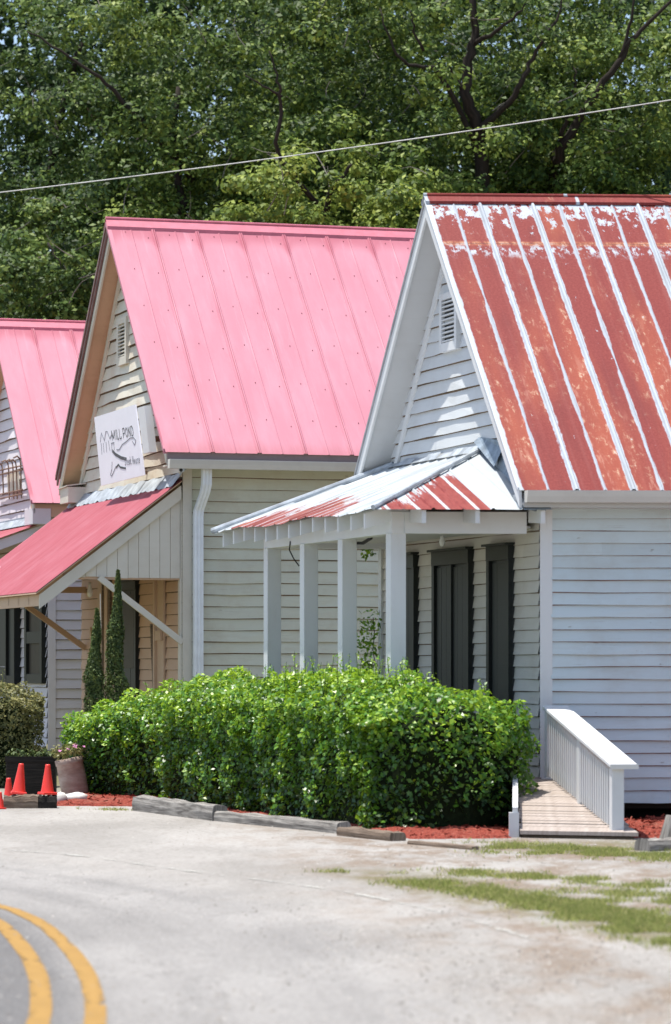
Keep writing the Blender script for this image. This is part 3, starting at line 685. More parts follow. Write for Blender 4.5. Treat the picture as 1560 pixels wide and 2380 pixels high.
for s_ in (-1, 1):
    for (w0, w1, zz) in ((0, .13, .05), ):
        mb.face([B.p(BR, -BF-.02, BZ+zz), B.p(BR, BL+.3, BZ+zz), B.p(BR+s_*w1, BL+.3, BZ+zz-bris*w1), B.p(BR+s_*w1, -BF-.02, BZ+zz-bris*w1)])
        mb.face([B.p(BR+s_*w1, -BF-.02, BZ+zz-bris*w1), B.p(BR+s_*w1, BL+.3, BZ+zz-bris*w1), B.p(BR+s_*w1, BL+.3, BZ+zz-bris*w1-.05), B.p(BR+s_*w1, -BF-.02, BZ+zz-bris*w1-.05)])
mb.tube([B.p(BR, -BF-.02, BZ+.055), B.p(BR, BL+.3, BZ+.055)], .022, 8)
mb.build('ridge_cap', 'pink_trim', broof)
for s_ in (0, 1):
    mb = MB(); rake(B, mb, s_, LB, BR, BE, BZ, BF, BO, .0, .07, -BF-.02, -BF+.04); mb.build('drip_edge', 'pink_roof' if s_ == 0 else 'dark_metal', tB)
    if s_: mb = MB(); rake(B, mb, s_, LB, BR, BE, BZ, BF, BO-.02, .07, .09, -BF-.0, -BF+.03); mb.build('drip_edge', 'dark_metal', tB)
    mb = MB(); rake(B, mb, s_, LB, BR, BE, BZ, BF, BO-.04, .165 if s_ else .07, .15, -BF+.035, -BF+.065); mb.build('bargeboard', 'cream_trim', tB)
    mb = MB(); rake(B, mb, s_, LB, BR, BE, BZ, BF, BO-.06, .20, .02, -BF+.065, .0); mb.build('soffit', 'peach_soffit', tB)
    mb = MB(); rake(B, mb, s_, LB, BR, BE, BZ, BF, BO-.3, .23, .15, -.055, -.018); mb.build('frieze_board', 'cream_trim', tB)
mb = MB()   # boxed cornice return at the far foot of the gable
mb.hexa([B.p(LB-.35, -BF+.04, 4.20), B.p(LB+.26, -BF+.04, 4.20), B.p(LB+.26, -.02, 4.20), B.p(LB-.35, -.02, 4.20)], [B.p(LB-.35, -BF+.04, 4.45), B.p(LB+.26, -BF+.04, 4.45), B.p(LB+.26, -.02, 4.45), B.p(LB-.35, -.02, 4.45)])
mb.hexa([B.p(LB-.38, -BF+.01, 4.46), B.p(LB+.30, -BF+.01, 4.44), B.p(LB+.30, -.02, 4.48), B.p(LB-.38, -.02, 4.50)], [B.p(LB-.38, -BF+.01, 4.475), B.p(LB+.30, -BF+.01, 4.455), B.p(LB+.30, -.02, 4.50), B.p(LB-.38, -.02, 4.52)])
mb.build('cornice_return', 'cream_trim', tB)
gutter(B, tB, -BO-.05, -BF+.03, BL+.3, BE-.155, .14, .13)
mb = MB(); mb.hexa([B.p(-BO+.0, -BF+.04, BE-.24), B.p(-BO+.03, -BF+.04, BE-.24), B.p(-BO+.03, BL, BE-.24), B.p(-BO, BL, BE-.24)], [B.p(-BO+.0, -BF+.04, BE-.035), B.p(-BO+.03, -BF+.04, BE-.035), B.p(-BO+.03, BL, BE-.035), B.p(-BO, BL, BE-.035)]); mb.build('fascia', 'old_fascia', tB)
mb = MB(); mb.hexa([B.p(-BO+.03, -BF+.06, BE-.24), B.p(-.01, -BF+.06, BE-.24), B.p(-.01, BL, BE-.24), B.p(-BO+.03, BL, BE-.24)], [B.p(-BO+.03, -BF+.06, BE-.22), B.p(-.01, -BF+.06, BE-.22), B.p(-.01, BL, BE-.22), B.p(-BO+.03, BL, BE-.22)]); mb.build('soffit', 'cream_trim', tB)
# downspout with an offset at the top and fluted face
mb = MB(); q = lambda b, a, z: B.p(a, b, z)
def duct(pts, wd, dp):
    for (b0, a0, z0), (b1, a1, z1) in zip(pts, pts[1:]):
        def ring(b, a, z): return [q(b-wd/2, a-dp/2, z), q(b-wd*.28, a-dp/2-.010, z), q(b-wd*.1, a-dp/2+.006, z), q(b+wd*.1, a-dp/2-.010, z), q(b+wd*.28, a-dp/2+.006, z), q(b+wd/2, a-dp/2, z), q(b+wd/2, a+dp/2, z), q(b-wd/2, a+dp/2, z)]
        mb.hexa(ring(b0, a0, z0), ring(b1, a1, z1), r=.3)
duct([(.20, -.12, .3), (.20, -.12, 3.72), (.205, -.13, 3.80), (.235, -.20, 3.93), (.26, -.27, 4.05), (.27, -.32, 4.16), (.27, -.33, 4.40)], .135, .10)
mb.build('downspout', 'white_metal', tB)
vent(B, tB, B.a(303), B.a(281), B.z(845, 3.25), B.z(735, 3.25), 'cream_trim', fr=.09, nl=9)
# front under the awning
boards_ = boards
def plank(H, parent, name, px0, px1, z0, z1, mat, o0=.02, o1=.05, lean=0.0):
    a0, a1 = H.a(px1), H.a(px0); n = H.n; mb = MB()
    mb.hexa([H.p(a0, 0, z0)+n*o0, H.p(a1, 0, z0)+n*o0, H.p(a1, 0, z0)+n*o1, H.p(a0, 0, z0)+n*o1], [H.p(a0+lean, 0, z1)+n*o0, H.p(a1+lean, 0, z1)+n*o0, H.p(a1+lean, 0, z1)+n*o1, H.p(a0+lean, 0, z1)+n*o1]); return mb.build(name, mat, parent)
dr = boards(B, 'door', tB, B.a(326), B.a(284), .3, 2.86, 'dark_green', 1, .13, .10)
plank(B, dr, 'window_pane', 296, 320, 1.55, 2.66, 'glass', .05, .062)
sh = sub(plank(B, tB, 'board_shutter', 371, 388, .6, 2.95, 'tan_trim'), tB)
plank(B, sh, 'batten', 369, 372.5, .5, 3.0, 'tan_trim', .02, .09)
plank(B, sh, 'batten', 372, 375, .6, 2.2, 'brown_wood', .055, .085, .28)
plank(B, sh, 'batten', 373, 386, 1.95, 2.10, 'tan_trim', .055, .085)
sh = sub(plank(B, tB, 'board_shutter', 234, 256, .6, 2.95, 'tan_trim'), tB)
plank(B, sh, 'batten', 246, 248.5, .6, 2.95, 'brown_wood', .055, .07)
plank(B, sh, 'batten', 234, 237, .6, 2.2, 'tan_trim', .055, .085, .45)
plank(B, tB, 'vertical_board', 258, 262, .6, 2.95, 'brown_wood', .02, .05)
# awning
AD, AZ, AE = 2.09, 4.24, 2.67
a_n0, a_f = -.10, LB+.35
us = [a_n0+.0175*k for k in range(int((a_f-a_n0)/.0175)+1)]; bs = [.009*math.sin(2*math.pi*k/4) for k in range(len(us))]
mb = MB(); sheet(mb, lambda a: B.p(a, -AD-.06, AE-.045), lambda a: B.p(a, -.03, AZ), us, bs, rows=4)
aw = sub(mb.build('awning', 'red_awning', tB, smooth=True), tB)
mb = MB(); mb.hexa([B.p(a_n0, -AD-.06, AE-.075), B.p(a_f, -AD-.06, AE-.075), B.p(a_f, -.03, AZ-.03), B.p(a_n0, -.03, AZ-.03)], [B.p(a_n0, -AD-.06, AE-.06), B.p(a_f, -AD-.06, AE-.06), B.p(a_f, -.03, AZ-.014), B.p(a_n0, -.03, AZ-.014)]); mb.build('awning_underside', 'tan_trim', aw)
asl = (AZ-AE)/AD
def arafter(a, mat, ht=.18):
    mb = MB(); mb.hexa([B.p(a-.025, -AD, AE-.08-ht), B.p(a+.025, -AD, AE-.08-ht), B.p(a+.025, -.03, AZ-.08-ht), B.p(a-.025, -.03, AZ-.08-ht)], [B.p(a-.025, -AD, AE-.08), B.p(a+.025, -AD, AE-.08), B.p(a+.025, -.03, AZ-.08), B.p(a-.025, -.03, AZ-.08)]); mb.build('awning_rafter', mat, aw)
arafter(-.03, 'cream_trim', .20)
for k in range(1, 10): arafter(-.03+k*.72, 'tan_trim', .13)
mb = MB(); mb.hexa([B.p(-.0, -AD-.0, AE-.24), B.p(a_f-.05, -AD, AE-.24), B.p(a_f-.05, -AD+.03, AE-.24), B.p(0, -AD+.03, AE-.24)], [B.p(0, -AD, AE-.08), B.p(a_f-.05, -AD, AE-.08), B.p(a_f-.05, -AD+.03, AE-.08), B.p(0, -AD+.03, AE-.08)]); mb.build('awning_fascia', 'tan_trim', aw)
mb = MB(); zb = 2.84; nb = 11
for k in range(nb):   # vertical boards closing the near end
    b0, b1 = -1.72+k*(1.70/nb), -1.72+(k+1)*(1.70/nb)-.006
    zz = lambda b: AZ-.20+asl*b
    if zz(b1) < zb: continue
    j = random.uniform(-.012, .012)
    mb.hexa([B.p(.0, b0, zb+j), B.p(.02, b0, zb+j), B.p(.02, b1, zb+j), B.p(.0, b1, zb+j)], [B.p(.0, b0, max(zb+j, zz(b0))), B.p(.02, b0, max(zb+j, zz(b0))), B.p(.02, b1, zz(b1)), B.p(.0, b1, zz(b1))])
mb.build('awning_end_boards', 'cream_trim', aw)
mb = MB(); mb.beam(B.p(.07, -1.72, 2.86), B.p(.07, -.02, 2.86), .09, .10); mb.build('awning_tie', 'tan_trim', aw)
mb = MB(); mb.beam(B.p(6.2, -1.72, 2.80), B.p(6.2, -.02, 2.80), .09, .10); mb.build('awning_tie', 'tan_trim', aw)
mb = MB(); mb.beam(B.p(-.0, -1.22, 2.84), B.p(-.0, -.0, 1.92), .06, .085); mb.build('brace', 'cream_trim', aw)
mb = MB(); mb.beam(B.p(6.15, -1.30, 2.76), B.p(6.15, -.02, 1.86), .06, .085); mb.build('brace', 'tan_trim', aw)
mb = MB(); n_ = 44
for k in range(n_):
    a0, a1 = a_n0-.05+(a_f-a_n0)*k/n_, a_n0-.05+(a_f-a_n0)*(k+1)/n_; j0, j1 = .012*math.sin(k*1.3), .012*math.sin((k+1)*1.3)
    d0, d1 = (.03 if k % 2 else 0), (0 if k % 2 else .03)
    mb.face([B.p(a0, -.19, AZ-.095+j0-d0*.7), B.p(a1, -.19, AZ-.095+j1-d1*.7), B.p(a1, -.09, AZ+.03+j1), B.p(a0, -.09, AZ+.03+j0)])
    mb.face([B.p(a0, -.09, AZ+.03+j0), B.p(a1, -.09, AZ+.03+j1), B.p(a1, -.035, AZ+.10+j1), B.p(a0, -.035, AZ+.10+j0)])
mb.build('flashing', 'galv', aw)

# ------------------------------------------------------------------ building C: far house at the left edge
Cc = House((-4.85, 56.6, 0), 17.0)
LC, CR, CE, CZ = 6.0, 3.0, 4.36, 7.66
tC = thing('gabled_house', Cc.p(3, 4, 0), 'farthest pale clapboard house with pink metal roof, partly cut off at the left edge', 'building')
cr = (CZ-CE)/(CR+.36)
mb = MB(); siding(mb, lambda u, z: Cc.p(0, u, z), .12, 9, .2, CE+.1, .166, -D, seg=.7, warp=.006, t=.026); mb.build('side_wall', ['lilac_siding', 'lap_edge_shade'], tC)
mb = MB(); siding(mb, lambda u, z: Cc.p(u, 0, z), 0, LC, .2, CE+.1, .17, Cc.n, seg=.6, warp=.008, t=.03)
siding(mb, lambda u, z: Cc.p(u, 0, z), 0, LC, CE+.1, CZ-.35, .19, Cc.n, lo=lambda z: (z-CE+.1)/cr-.36, hi=lambda z: LC-((z-CE+.1)/cr-.36), seg=.6, warp=.012, t=.03); mb.build('front_wall', ['lilac_siding', 'lap_edge_shade'], tC)
mb = MB(); mb.face([Cc.p(0, 9, .2), Cc.p(LC, 9, .2), Cc.p(LC, 9, CE), Cc.p(CR, 9, CZ-.1), Cc.p(0, 9, CE)]); mb.face([Cc.p(LC, 0, .2), Cc.p(LC, 9, .2), Cc.p(LC, 9, CE), Cc.p(LC, 0, CE)]); mb.build('back_wall', 'lilac_siding', tC)
mb = MB(); mb.beam(Cc.p(0, .06, .15)-D*.016, Cc.p(0, .06, CE-.1)-D*.016, .13, .04, side=Cc.v); mb.build('corner_board', 'lilac_siding', tC)
us, bs = ribs(-.35, 9.3, .69, .020, .011, .024, True)
mb = MB(); sheet(mb, lambda u: Cc.p(-.41, u, CE-.05), lambda u: Cc.p(CR, u, CZ), us, bs, rows=8, wob=.002, u_off=.35); cro = sub(mb.build('roof', 'pink_roof', tC), tC)
mb = MB(); sheet(mb, lambda u: Cc.p(LC+.41, u, CE-.05), lambda u: Cc.p(CR, u, CZ), us, bs, rows=4, u_off=.35); mb.build('roof_far_slope', 'pink_roof', tC)
mb = MB()
for s_ in (-1, 1):
    mb.face([Cc.p(CR, -.37, CZ+.05), Cc.p(CR, 9.3, CZ+.05), Cc.p(CR+s_*.13, 9.3, CZ+.05-cr*.13), Cc.p(CR+s_*.13, -.37, CZ+.05-cr*.13)])
    mb.face([Cc.p(CR+s_*.13, -.37, CZ+.05-cr*.13), Cc.p(CR+s_*.13, 9.3, CZ+.05-cr*.13), Cc.p(CR+s_*.13, 9.3, CZ-cr*.13), Cc.p(CR+s_*.13, -.37, CZ-cr*.13)])
mb.tube([Cc.p(CR, -.37, CZ+.055), Cc.p(CR, 9.3, CZ+.055)], .022, 8); mb.build('ridge_cap', 'pink_trim', cro)
for s_ in (0, 1):
    mb = MB(); rake(Cc, mb, s_, LC, CR, CE, CZ, .35, .36, .0, .07, -.37, -.31); mb.build('drip_edge', 'pink_roof', tC)
    mb = MB(); rake(Cc, mb, s_, LC, CR, CE, CZ, .35, .32, .07, .15, -.315, -.285); mb.build('bargeboard', 'cream_trim', tC)
    mb = MB(); rake(Cc, mb, s_, LC, CR, CE, CZ, .35, .30, .20, .02, -.285, 0); mb.build('soffit', 'peach_soffit', tC)
mb = MB(); mb.hexa([Cc.p(-.30, -.30, CE-.28), Cc.p(-.01, -.30, CE-.28), Cc.p(-.01, 9, CE-.28), Cc.p(-.30, 9, CE-.28)], [Cc.p(-.30, -.30, CE-.06), Cc.p(-.01, -.30, CE-.06), Cc.p(-.01, 9, CE-.06), Cc.p(-.30, 9, CE-.06)]); mb.build('eave_box', 'tan_trim', tC)
mb = MB(); mb.hexa([Cc.p(-.32, -.33, CE-.40), Cc.p(.35, -.33, CE-.40), Cc.p(.35, -.02, CE-.40), Cc.p(-.32, -.02, CE-.40)], [Cc.p(-.32, -.33, CE-.14), Cc.p(.35, -.33, CE-.14), Cc.p(.35, -.02, CE-.14), Cc.p(-.32, -.02, CE-.14)]); mb.build('cornice_return', 'lilac_siding', tC)
us = [-.05+.0175*k for k in range(int(6.2/.0175))]; bs = [.009*math.sin(2*math.pi*k/4) for k in range(len(us))]
mb = MB(); sheet(mb, lambda a: Cc.p(a, -2.0, 3.30), lambda a: Cc.p(a, -.03, 4.02), us, bs, rows=3); caw = sub(mb.build('awning', 'red_awning', tC, smooth=True), tC)
mb = MB(); mb.hexa([Cc.p(0, -2.0, 3.10), Cc.p(.05, -2.0, 3.10), Cc.p(.05, -.03, 3.82), Cc.p(0, -.03, 3.82)], [Cc.p(0, -2.0, 3.28), Cc.p(.05, -2.0, 3.28), Cc.p(.05, -.03, 3.98), Cc.p(0, -.03, 3.98)]); mb.build('awning_rafter', 'lilac_siding', caw)
mb = MB(); mb.face([Cc.p(-.05, -.2, 3.99), Cc.p(LC, -.2, 3.99), Cc.p(LC, -.05, 4.16), Cc.p(-.05, -.05, 4.16)]); mb.build('flashing', 'galv', caw)
# C: dark window with panes, dark shutters
def cwin(px0, px1, y0, y1, panes, name, off=.05):
    a0, a1 = Cc.a(px1), Cc.a(px0); z0, z1 = y0, y1; n = Cc.n; mb = MB(); q = lambda a, z, o: Cc.p(a, 0, z)+n*o
    def bx(x0, x1, w0, w1, o0, o1): mb.hexa([q(x0, w0, o0), q(x1, w0, o0), q(x1, w0, o1), q(x0, w0, o1)], [q(x0, w1, o0), q(x1, w1, o0), q(x1, w1, o1), q(x0, w1, o1)])
    f = .16 if panes else .05
    bx(a0, a0+f, z0, z1, .0, off+.05); bx(a1-f, a1, z0, z1, 0, off+.05); bx(a0+f, a1-f, z0, z0+.16, 0, off+.045); bx(a0+f, a1-f, z1-.16, z1, 0, off+.045)
    if panes: zm = (z0+z1)/2-.05; bx(a0+f, a1-f, zm-.1, zm+.1, 0, off+.045)
    o = sub(mb.build(name, 'dark_green', tC), tC)
    mb = MB(); bx(a0+f, a1-f, z0+.16, z1-.16, .0, off)
    mb.build('window_pane' if panes else 'shutter_boards', 'glass' if panes else 'black_green', o)
cwin(69, 110, 1.28, 2.95, True, 'window'); cwin(30, 51, 1.25, 2.75, False, 'shutter', .09); cwin(-16, 27, 1.2, 2.85, False, 'shutter', .04)

# ------------------------------------------------------------------ sign on B's gable
def wall_pt(H, px, py, b): a = H.a(px, b); return H.p(a, b, H.z(py, a, b))
TL, TR_, BR_, BL_ = [wall_pt(B, *q) for q in ((219, 970, -.46), (314, 940, -.46), (335, 1104, -.40), (235, 1129, -.40))]
tS = thing('shop_sign', tuple((BL_+BR_)/2), 'white hand drawn sign board on the gable above the red awning', 'sign')
sn = (TR_-TL).cross(BL_-TL).normalized(); sn = sn if sn.dot(B.n) > 0 else -sn
mb = MB(); mb.hexa([p-sn*.02 for p in (BL_, BR_, TR_, TL)], [BL_, BR_, TR_, TL]); mb.build('sign_board', 'sign_white', tS)
def SP(s, t, o=.004): return TL+(TR_-TL)*s*(1-t)+(BL_-TL)*t+((BR_-BL_)*s)*t+sn*o
mb = MB(); q = [SP(1.0, .07, -.03), SP(1.10, .07, -.03), SP(1.085, .78, -.03), SP(1.0, .78, -.03)]
q = [TR_+(BR_-TR_)*.05, TR_+(BR_-TR_)*.05-D*.42, TR_+(BR_-TR_)*.70-D*.36, TR_+(BR_-TR_)*.70]
mb.hexa([p-sn*.14 for p in q], [p-sn*.03 for p in q]); mb.build('old_sign_box', 'white_trim', tS)
mb = MB(); mb.beam((TR_+BR_)/2-sn*.14, (TR_+BR_)/2-sn*.40, .08, .08); mb.beam((BL_+BR_)/2-sn*.03+Vector((0, 0, .1)), (BL_+BR_)/2-sn*.40+Vector((0, 0, .1)), .05, .05); mb.build('sign_bracket', 'iron', tS)
def stroke(mb, pts, wd):
    for (s0, t0), (s1, t1) in zip(pts, pts[1:]):
        a, b = SP(s0, t0), SP(s1, t1); d = b-a
        if d.length < 1e-5: continue
        d.normalize(); s_ = sn.cross(d)*wd/2
        mb.hexa([a-s_-sn*.003, b-s_-sn*.003, b+s_-sn*.003, a+s_-sn*.003], [a-s_, b-s_, b+s_, a+s_])
LET = {'M': [[(0, 1), (0, 0), (.5, .8), (1, 0), (1, 1)]], 'I': [[(.5, 0), (.5, 1)]], 'L': [[(.15, 0), (.15, 1), (.9, 1), (.9, .8)]],
       'P': [[(.1, 1), (.1, 0), (.75, 0), (.95, .15), (.95, .4), (.75, .55), (.1, .55)]], 'O': [[(.5, 0), (.1, .25), (.1, .75), (.5, 1), (.9, .75), (.9, .25), (.5, 0)]],
       'N': [[(.1, 1), (.1, 0), (.9, 1), (.9, 0)]], 'D': [[(.1, 0), (.1, 1), (.6, 1), (.95, .7), (.95, .3), (.6, 0), (.1, 0)]],
       'S': [[(.9, .15), (.5, 0), (.1, .2), (.5, .5), (.9, .78), (.5, 1), (.1, .85)]], 't': [[(.5, .1), (.5, .95), (.8, 1)], [(.15, .38), (.85, .38)]],
       'e': [[(.15, .68), (.85, .68), (.7, .42), (.3, .42), (.12, .7), (.3, 1), (.8, .92)]], 'a': [[(.8, .45), (.3, .42), (.12, .7), (.3, 1), (.8, .85)], [(.82, .42), (.82, 1)]],
       'k': [[(.2, 0), (.2, 1)], [(.8, .4), (.2, .72), (.85, 1)]], 'H': [[(.1, 0), (.1, 1)], [(.9, 0), (.9, 1)], [(.1, .5), (.9, .5)]], 'o': [[(.5, .42), (.15, .7), (.5, 1), (.85, .7), (.5, .42)]],
       'u': [[(.15, .42), (.15, .85), (.4, 1), (.8, .8)], [(.82, .42), (.82, 1)]], 's': [[(.8, .48), (.4, .42), (.2, .58), (.75, .82), (.6, 1), (.15, .92)]]}
def write(mb, txt, s0, s1, t0, t1, dt, wd):
    n = len(txt); wt = [{'M': 1.55, 'I': .5}.get(ch, 1.0) for ch in txt]; tot = sum(wt)
    for i, ch in enumerate(txt):
        x0 = s0+(s1-s0)*sum(wt[:i])/tot; x1 = s0+(s1-s0)*(sum(wt[:i])+wt[i]*.76)/tot; tt = dt*i/n
        for st in LET.get(ch, []): stroke(mb, [(x0+(x1-x0)*u, t0+tt+(t1-t0)*v) for u, v in st], wd)
mb = MB()
write(mb, 'MILL', .385, .62, .265, .405, .008, .016); write(mb, 'POND', .645, .90, .28, .415, .004, .016)
stroke(mb, [(.36, .55), (.42, .61), (.54, .68), (.66, .72)], .05); stroke(mb, [(.40, .80), (.46, .765), (.50, .81), (.62, .845)], .03)
mb.build('lettering', 'ink', tS)
mb = MB()
write(mb, 'Steak', .61, .77, .69, .80, .006, .013); write(mb, 'House', .79, .96, .70, .815, .004, .013)
for st in ([(.09, .38), (.14, .25), (.20, .38)], [(.20, .36), (.25, .25), (.29, .26), (.33, .37)], [(.33, .37), (.39, .31), (.41, .38)], [(.35, .44), (.42, .44)], [(.11, .40), (.10, .56)], [(.16, .40), (.155, .54)], [(.23, .40), (.22, .55)], [(.29, .39), (.30, .54)], [(.36, .44), (.345, .57)], [(.41, .44), (.405, .55)]): stroke(mb, st, .014)
stroke(mb, [(.46, .55), (.52, .56), (.60, .50), (.70, .475), (.80, .44), (.88, .45), (.92, .50), (.88, .555), (.84, .49)], .014)
stroke(mb, [(.32, .70), (.30, .80), (.25, .88), (.28, .90), (.36, .82), (.40, .78)], .014)
mb.build('line_drawing', 'ink2', tS)

# ------------------------------------------------------------------ small things fixed to the buildings
p0 = wall_pt(B, 425, 1090, -.10)
tq = thing('security_camera', tuple(p0), 'small dark bullet camera under the gutter corner of the cream house', 'security camera')
mb = MB(); ax = Vector((-.3, -.9, -.25)).normalized(); mb.tube([p0-ax*.10, p0+ax*.06, p0+ax*.07], [.035, .04, .034], 12); mb.build('body', 'galv', tq, smooth=True)
mb = MB(); mb.tube([p0+ax*.07, p0+ax*.075], .026, 12); mb.build('lens', 'black', tq)
p0 = B.p(5.5, -AD-.05, 0); p0 = at(2, 1328, (B.p(6.0, -AD+.3, 0)).y); 
tq = thing('floodlight', tuple(p0), 'white twin floodlight on the red awning at the left edge', 'floodlight')
mb = MB(); mb.tube([p0+Vector((-.30, 0, .05)), p0+Vector((-.03, -.02, .02)), p0+Vector((.05, -.03, -.01)), p0+Vector((.06, -.03, -.012))], [.05, .055, .085, .07], 14); mb.build('lamp_head', 'white_metal', tq, smooth=True)
mb = MB(); mb.tube([p0+Vector((-.30, 0, .05)), p0+Vector((-.32, .02, -.14)), p0+Vector((-.18, .05, -.20))], .02, 8); mb.tube([p0+Vector((-.12, 0, -.02)), p0+Vector((-.12, .0, -.16)), p0+Vector((-.12, .05, -.22))], .022, 8); mb.build('bracket', 'black', tq)
p0 = at(334, 1375+8, (B.p(3.0, -1.0, 0)).y); p0 = wall_pt(B, 209, 1378, -.9)
mb = MB(); mb.lathe([(0, -.07), (.035, -.05), (.045, 0), (.03, .06), (.022, .10), (.022, .16), (0, .16)], p0, 14); tag(mb.build('light_bulb', 'bulb', smooth=True), 'bare white bulb hanging under the red awning of the cream house', 'light bulb')
mb = MB(); p1 = wall_pt(B, 233, 1380, -1.6); mb.tube([p1, p1+Vector((.01, 0, -.55))], .006, 5); mb.tube([p1+Vector((0, 0, -.55)), p1+Vector((.0, 0, -.60))], .014, 6); tag(mb.build('pull_cord', 'cream_trim'), 'thin pale cord hanging from the red awning near its far end', 'cord')
tq = thing('iron_rack', tuple(wall_pt(Cc, 28, 1160, -.15)), 'rusty iron rack with curled tops fixed to the gable of the farthest house', 'rack')
mb = MB()
def rackpt(px, py, b=-.14): return wall_pt(Cc, px, py, b)
for (x, yt, yb) in ((6, 1085, 1150), (20, 1080, 1160), (30, 1078, 1160), (48, 1070, 1158), (38, 1078, 1160)):
    mb.tube([rackpt(x-16, yt-6, -.30), rackpt(x-8, yt-10, -.22), rackpt(x-2, yt-4), rackpt(x, yt+6), rackpt(x+2, yb)], .014, 6)
for y in (1090, 1100, 1146, 1156): mb.tube([rackpt(-14, y+6), rackpt(52, y-8)], .014, 6)
mb.build('rack_bars', 'iron', tq)
mb = MB(); q = [rackpt(22, 1148, -.05), rackpt(46, 1142, -.05), rackpt(44, 1096, -.05), rackpt(20, 1104, -.05)]; mb.hexa(q, [p+Cc.n*.03 for p in q]); mb.build('back_panel', 'cream_gable', tq)

# ------------------------------------------------------------------ ramp with railing
tR = thing('wooden_ramp', (2.2, 32.3, 0), 'weathered plank ramp with white slatted handrail leading up to the white porch', 'ramp')
r0L, r0R = Vector((1.80, 34.0, .44)), Vector((2.34, 33.62, .44)); 
n0L, n0R = Vector((1.70, 31.0, .06)), Vector((2.76, 30.62, .06))
r0L = Vector((1.84, 33.95, .45)); r0R = Vector((2.30, 33.55, .45))
mb = MB(); npl = 22
for i in range(npl):
    f0, f1 = i/npl+.002, (i+1)/npl-.002; A0, A1 = n0L.lerp(r0L, f0), n0R.lerp(r0R, f0); B0, B1 = n0L.lerp(r0L, f1), n0R.lerp(r0R, f1)
    j = random.uniform(0, .01); dn = Vector((0, 0, .035)); jx = Vector((random.uniform(-.01, .02), 0, j))
    mb.hexa([A0-dn+jx, A1-dn+jx, B1-dn+jx, B0-dn+jx], [A0+jx, A1+jx, B1+jx, B0+jx])
mb.build('ramp_planks', 'deck', tR)
mb = MB(); mb.hexa([n0L+Vector((.03, .05, -.06)), n0R+Vector((-.03, .05, -.06)), r0R-Vector((.03, 0, .45)), r0L-Vector((-.03, 0, .45))], [n0L+Vector((.03, .05, -.04)), n0R+Vector((-.03, .05, -.04)), r0R-Vector((.03, 0, .05)), r0L-Vector((-.03, 0, .05))]); mb.build('ramp_frame', 'brown_wood', tR)
mb = MB(); mb.beam(Vector((1.665, 31.1, .13)), Vector((1.80, 33.6, .44)), .05, .30, side=(1, 0, 0)); mb.build('kerb_board', 'white_trim', tR)
mb = MB(); mb.beam(Vector((1.655, 31.12, .0)), Vector((1.655, 31.12, .23)), .09, .09, side=(1, 0, 0)); mb.build('short_post', 'white_trim', tR)
pt, pb = Vector((2.17, 33.75, 0)), Vector((2.585, 30.85, 0))          # line of the railing, far to near
def rl(f): return pt.lerp(pb, f)
zc = lambda f: 1.165-.50*f                                           # cap height
rail = sub(MB_.build('railing', 'white_trim', tR) if False else (lambda mb: (mb.beam(rl(0)+Vector((0, 0, zc(0)-.13)), rl(1)+Vector((0, 0, zc(1)-.13)), .04, .09), mb.beam(rl(0)+Vector((0, 0, .56)), rl(1)+Vector((0, 0, .16)), .04, .08), mb.build('railing', 'white_trim', tR))[-1])(MB()), tR)
mb = MB(); sx = (pb-pt).cross(Vector((0, 0, 1))).normalized(); sx = sx if sx.x > 0 else -sx
ca, cb = pt+Vector((0, 0, zc(0)))-(pb-pt)*.01+sx*.05, pb+Vector((0, 0, zc(1)))+(pb-pt)*.035+sx*.05
mb.beam(ca, cb, .255, .035, side=sx); mb.build('handrail_cap', 'white_trim', rail, bevel=.006)
for f in (0.0, .52, 1.0):
    mb = MB(); p = rl(f); mb.beam(p+Vector((0, 0, max(0, .48*(1-f)-.02) if f < 1 else 0)), p+Vector((0, 0, zc(f)-.02)), .115, .115, side=sx); mb.build('railing_post', 'white_trim', rail, bevel=.006)
for i in range(30):
    f = (i+.7)/30.4
    if min(abs(f-x) for x in (0, .52, 1)) < .025: continue
    mb = MB(); p = rl(f)-sx*.035; mb.beam(p+Vector((0, 0, .50-.40*f)), p+Vector((0, 0, zc(f)-.05)), .036, .036, side=sx); mb.build('baluster', 'white_trim', rail)

# ------------------------------------------------------------------ timbers, cones, planter, rocks
def timber(name, p, q, wd, ht, mat, label, cat='timber', group=None, seed=1):
    random.seed(seed); p, q = Vector(p), Vector(q); d = q-p; s_ = d.cross(Vector((0, 0, 1))).normalized(); n = 9; mb = MB(); rings = []
    for i in range(n):
        c = p+d*i/(n-1); rg = []
        for (x, z) in ((-.5, 0), (-.52, .45), (-.44, .93), (-.3, 1.0), (.3, 1.0), (.44, .94), (.52, .5), (.5, 0)):
            rg.append(c+s_*x*wd*(1+random.uniform(-.05, .05))+Vector((0, 0, z*ht*(1+random.uniform(-.16, .07)))))
        rings.append(rg)
    L = d.length
    for i in range(n-1):
        for j in range(8):
            h = (j+1) % 8; u0, u1 = L*i/(n-1), L*(i+1)/(n-1)
            mb.face([rings[i][j], rings[i][h], rings[i+1][h], rings[i+1][j]], 0, uv=[(u0+seed, j*.06), (u0+seed, j*.06+.06), (u1+seed, j*.06+.06), (u1+seed, j*.06)], r=.5)
    mb.face(rings[0][::-1], 0); mb.face(rings[-1], 0)
    return tag(mb.build(name, mat), label, cat, group)
timber('landscape_timber', ground_pt(325, 1884), ground_pt(512, 1908), .17, .17, 'grey_wood', 'pale grey squared timber at the far end of the row below the hedge', group='timbers edging the hedge bed', seed=3)
timber('landscape_timber', ground_pt(514, 1908), ground_pt(800, 1937), .16, .105, 'grey_wood', 'long weathered timber lying in the middle of the row below the hedge', group='timbers edging the hedge bed', seed=5)
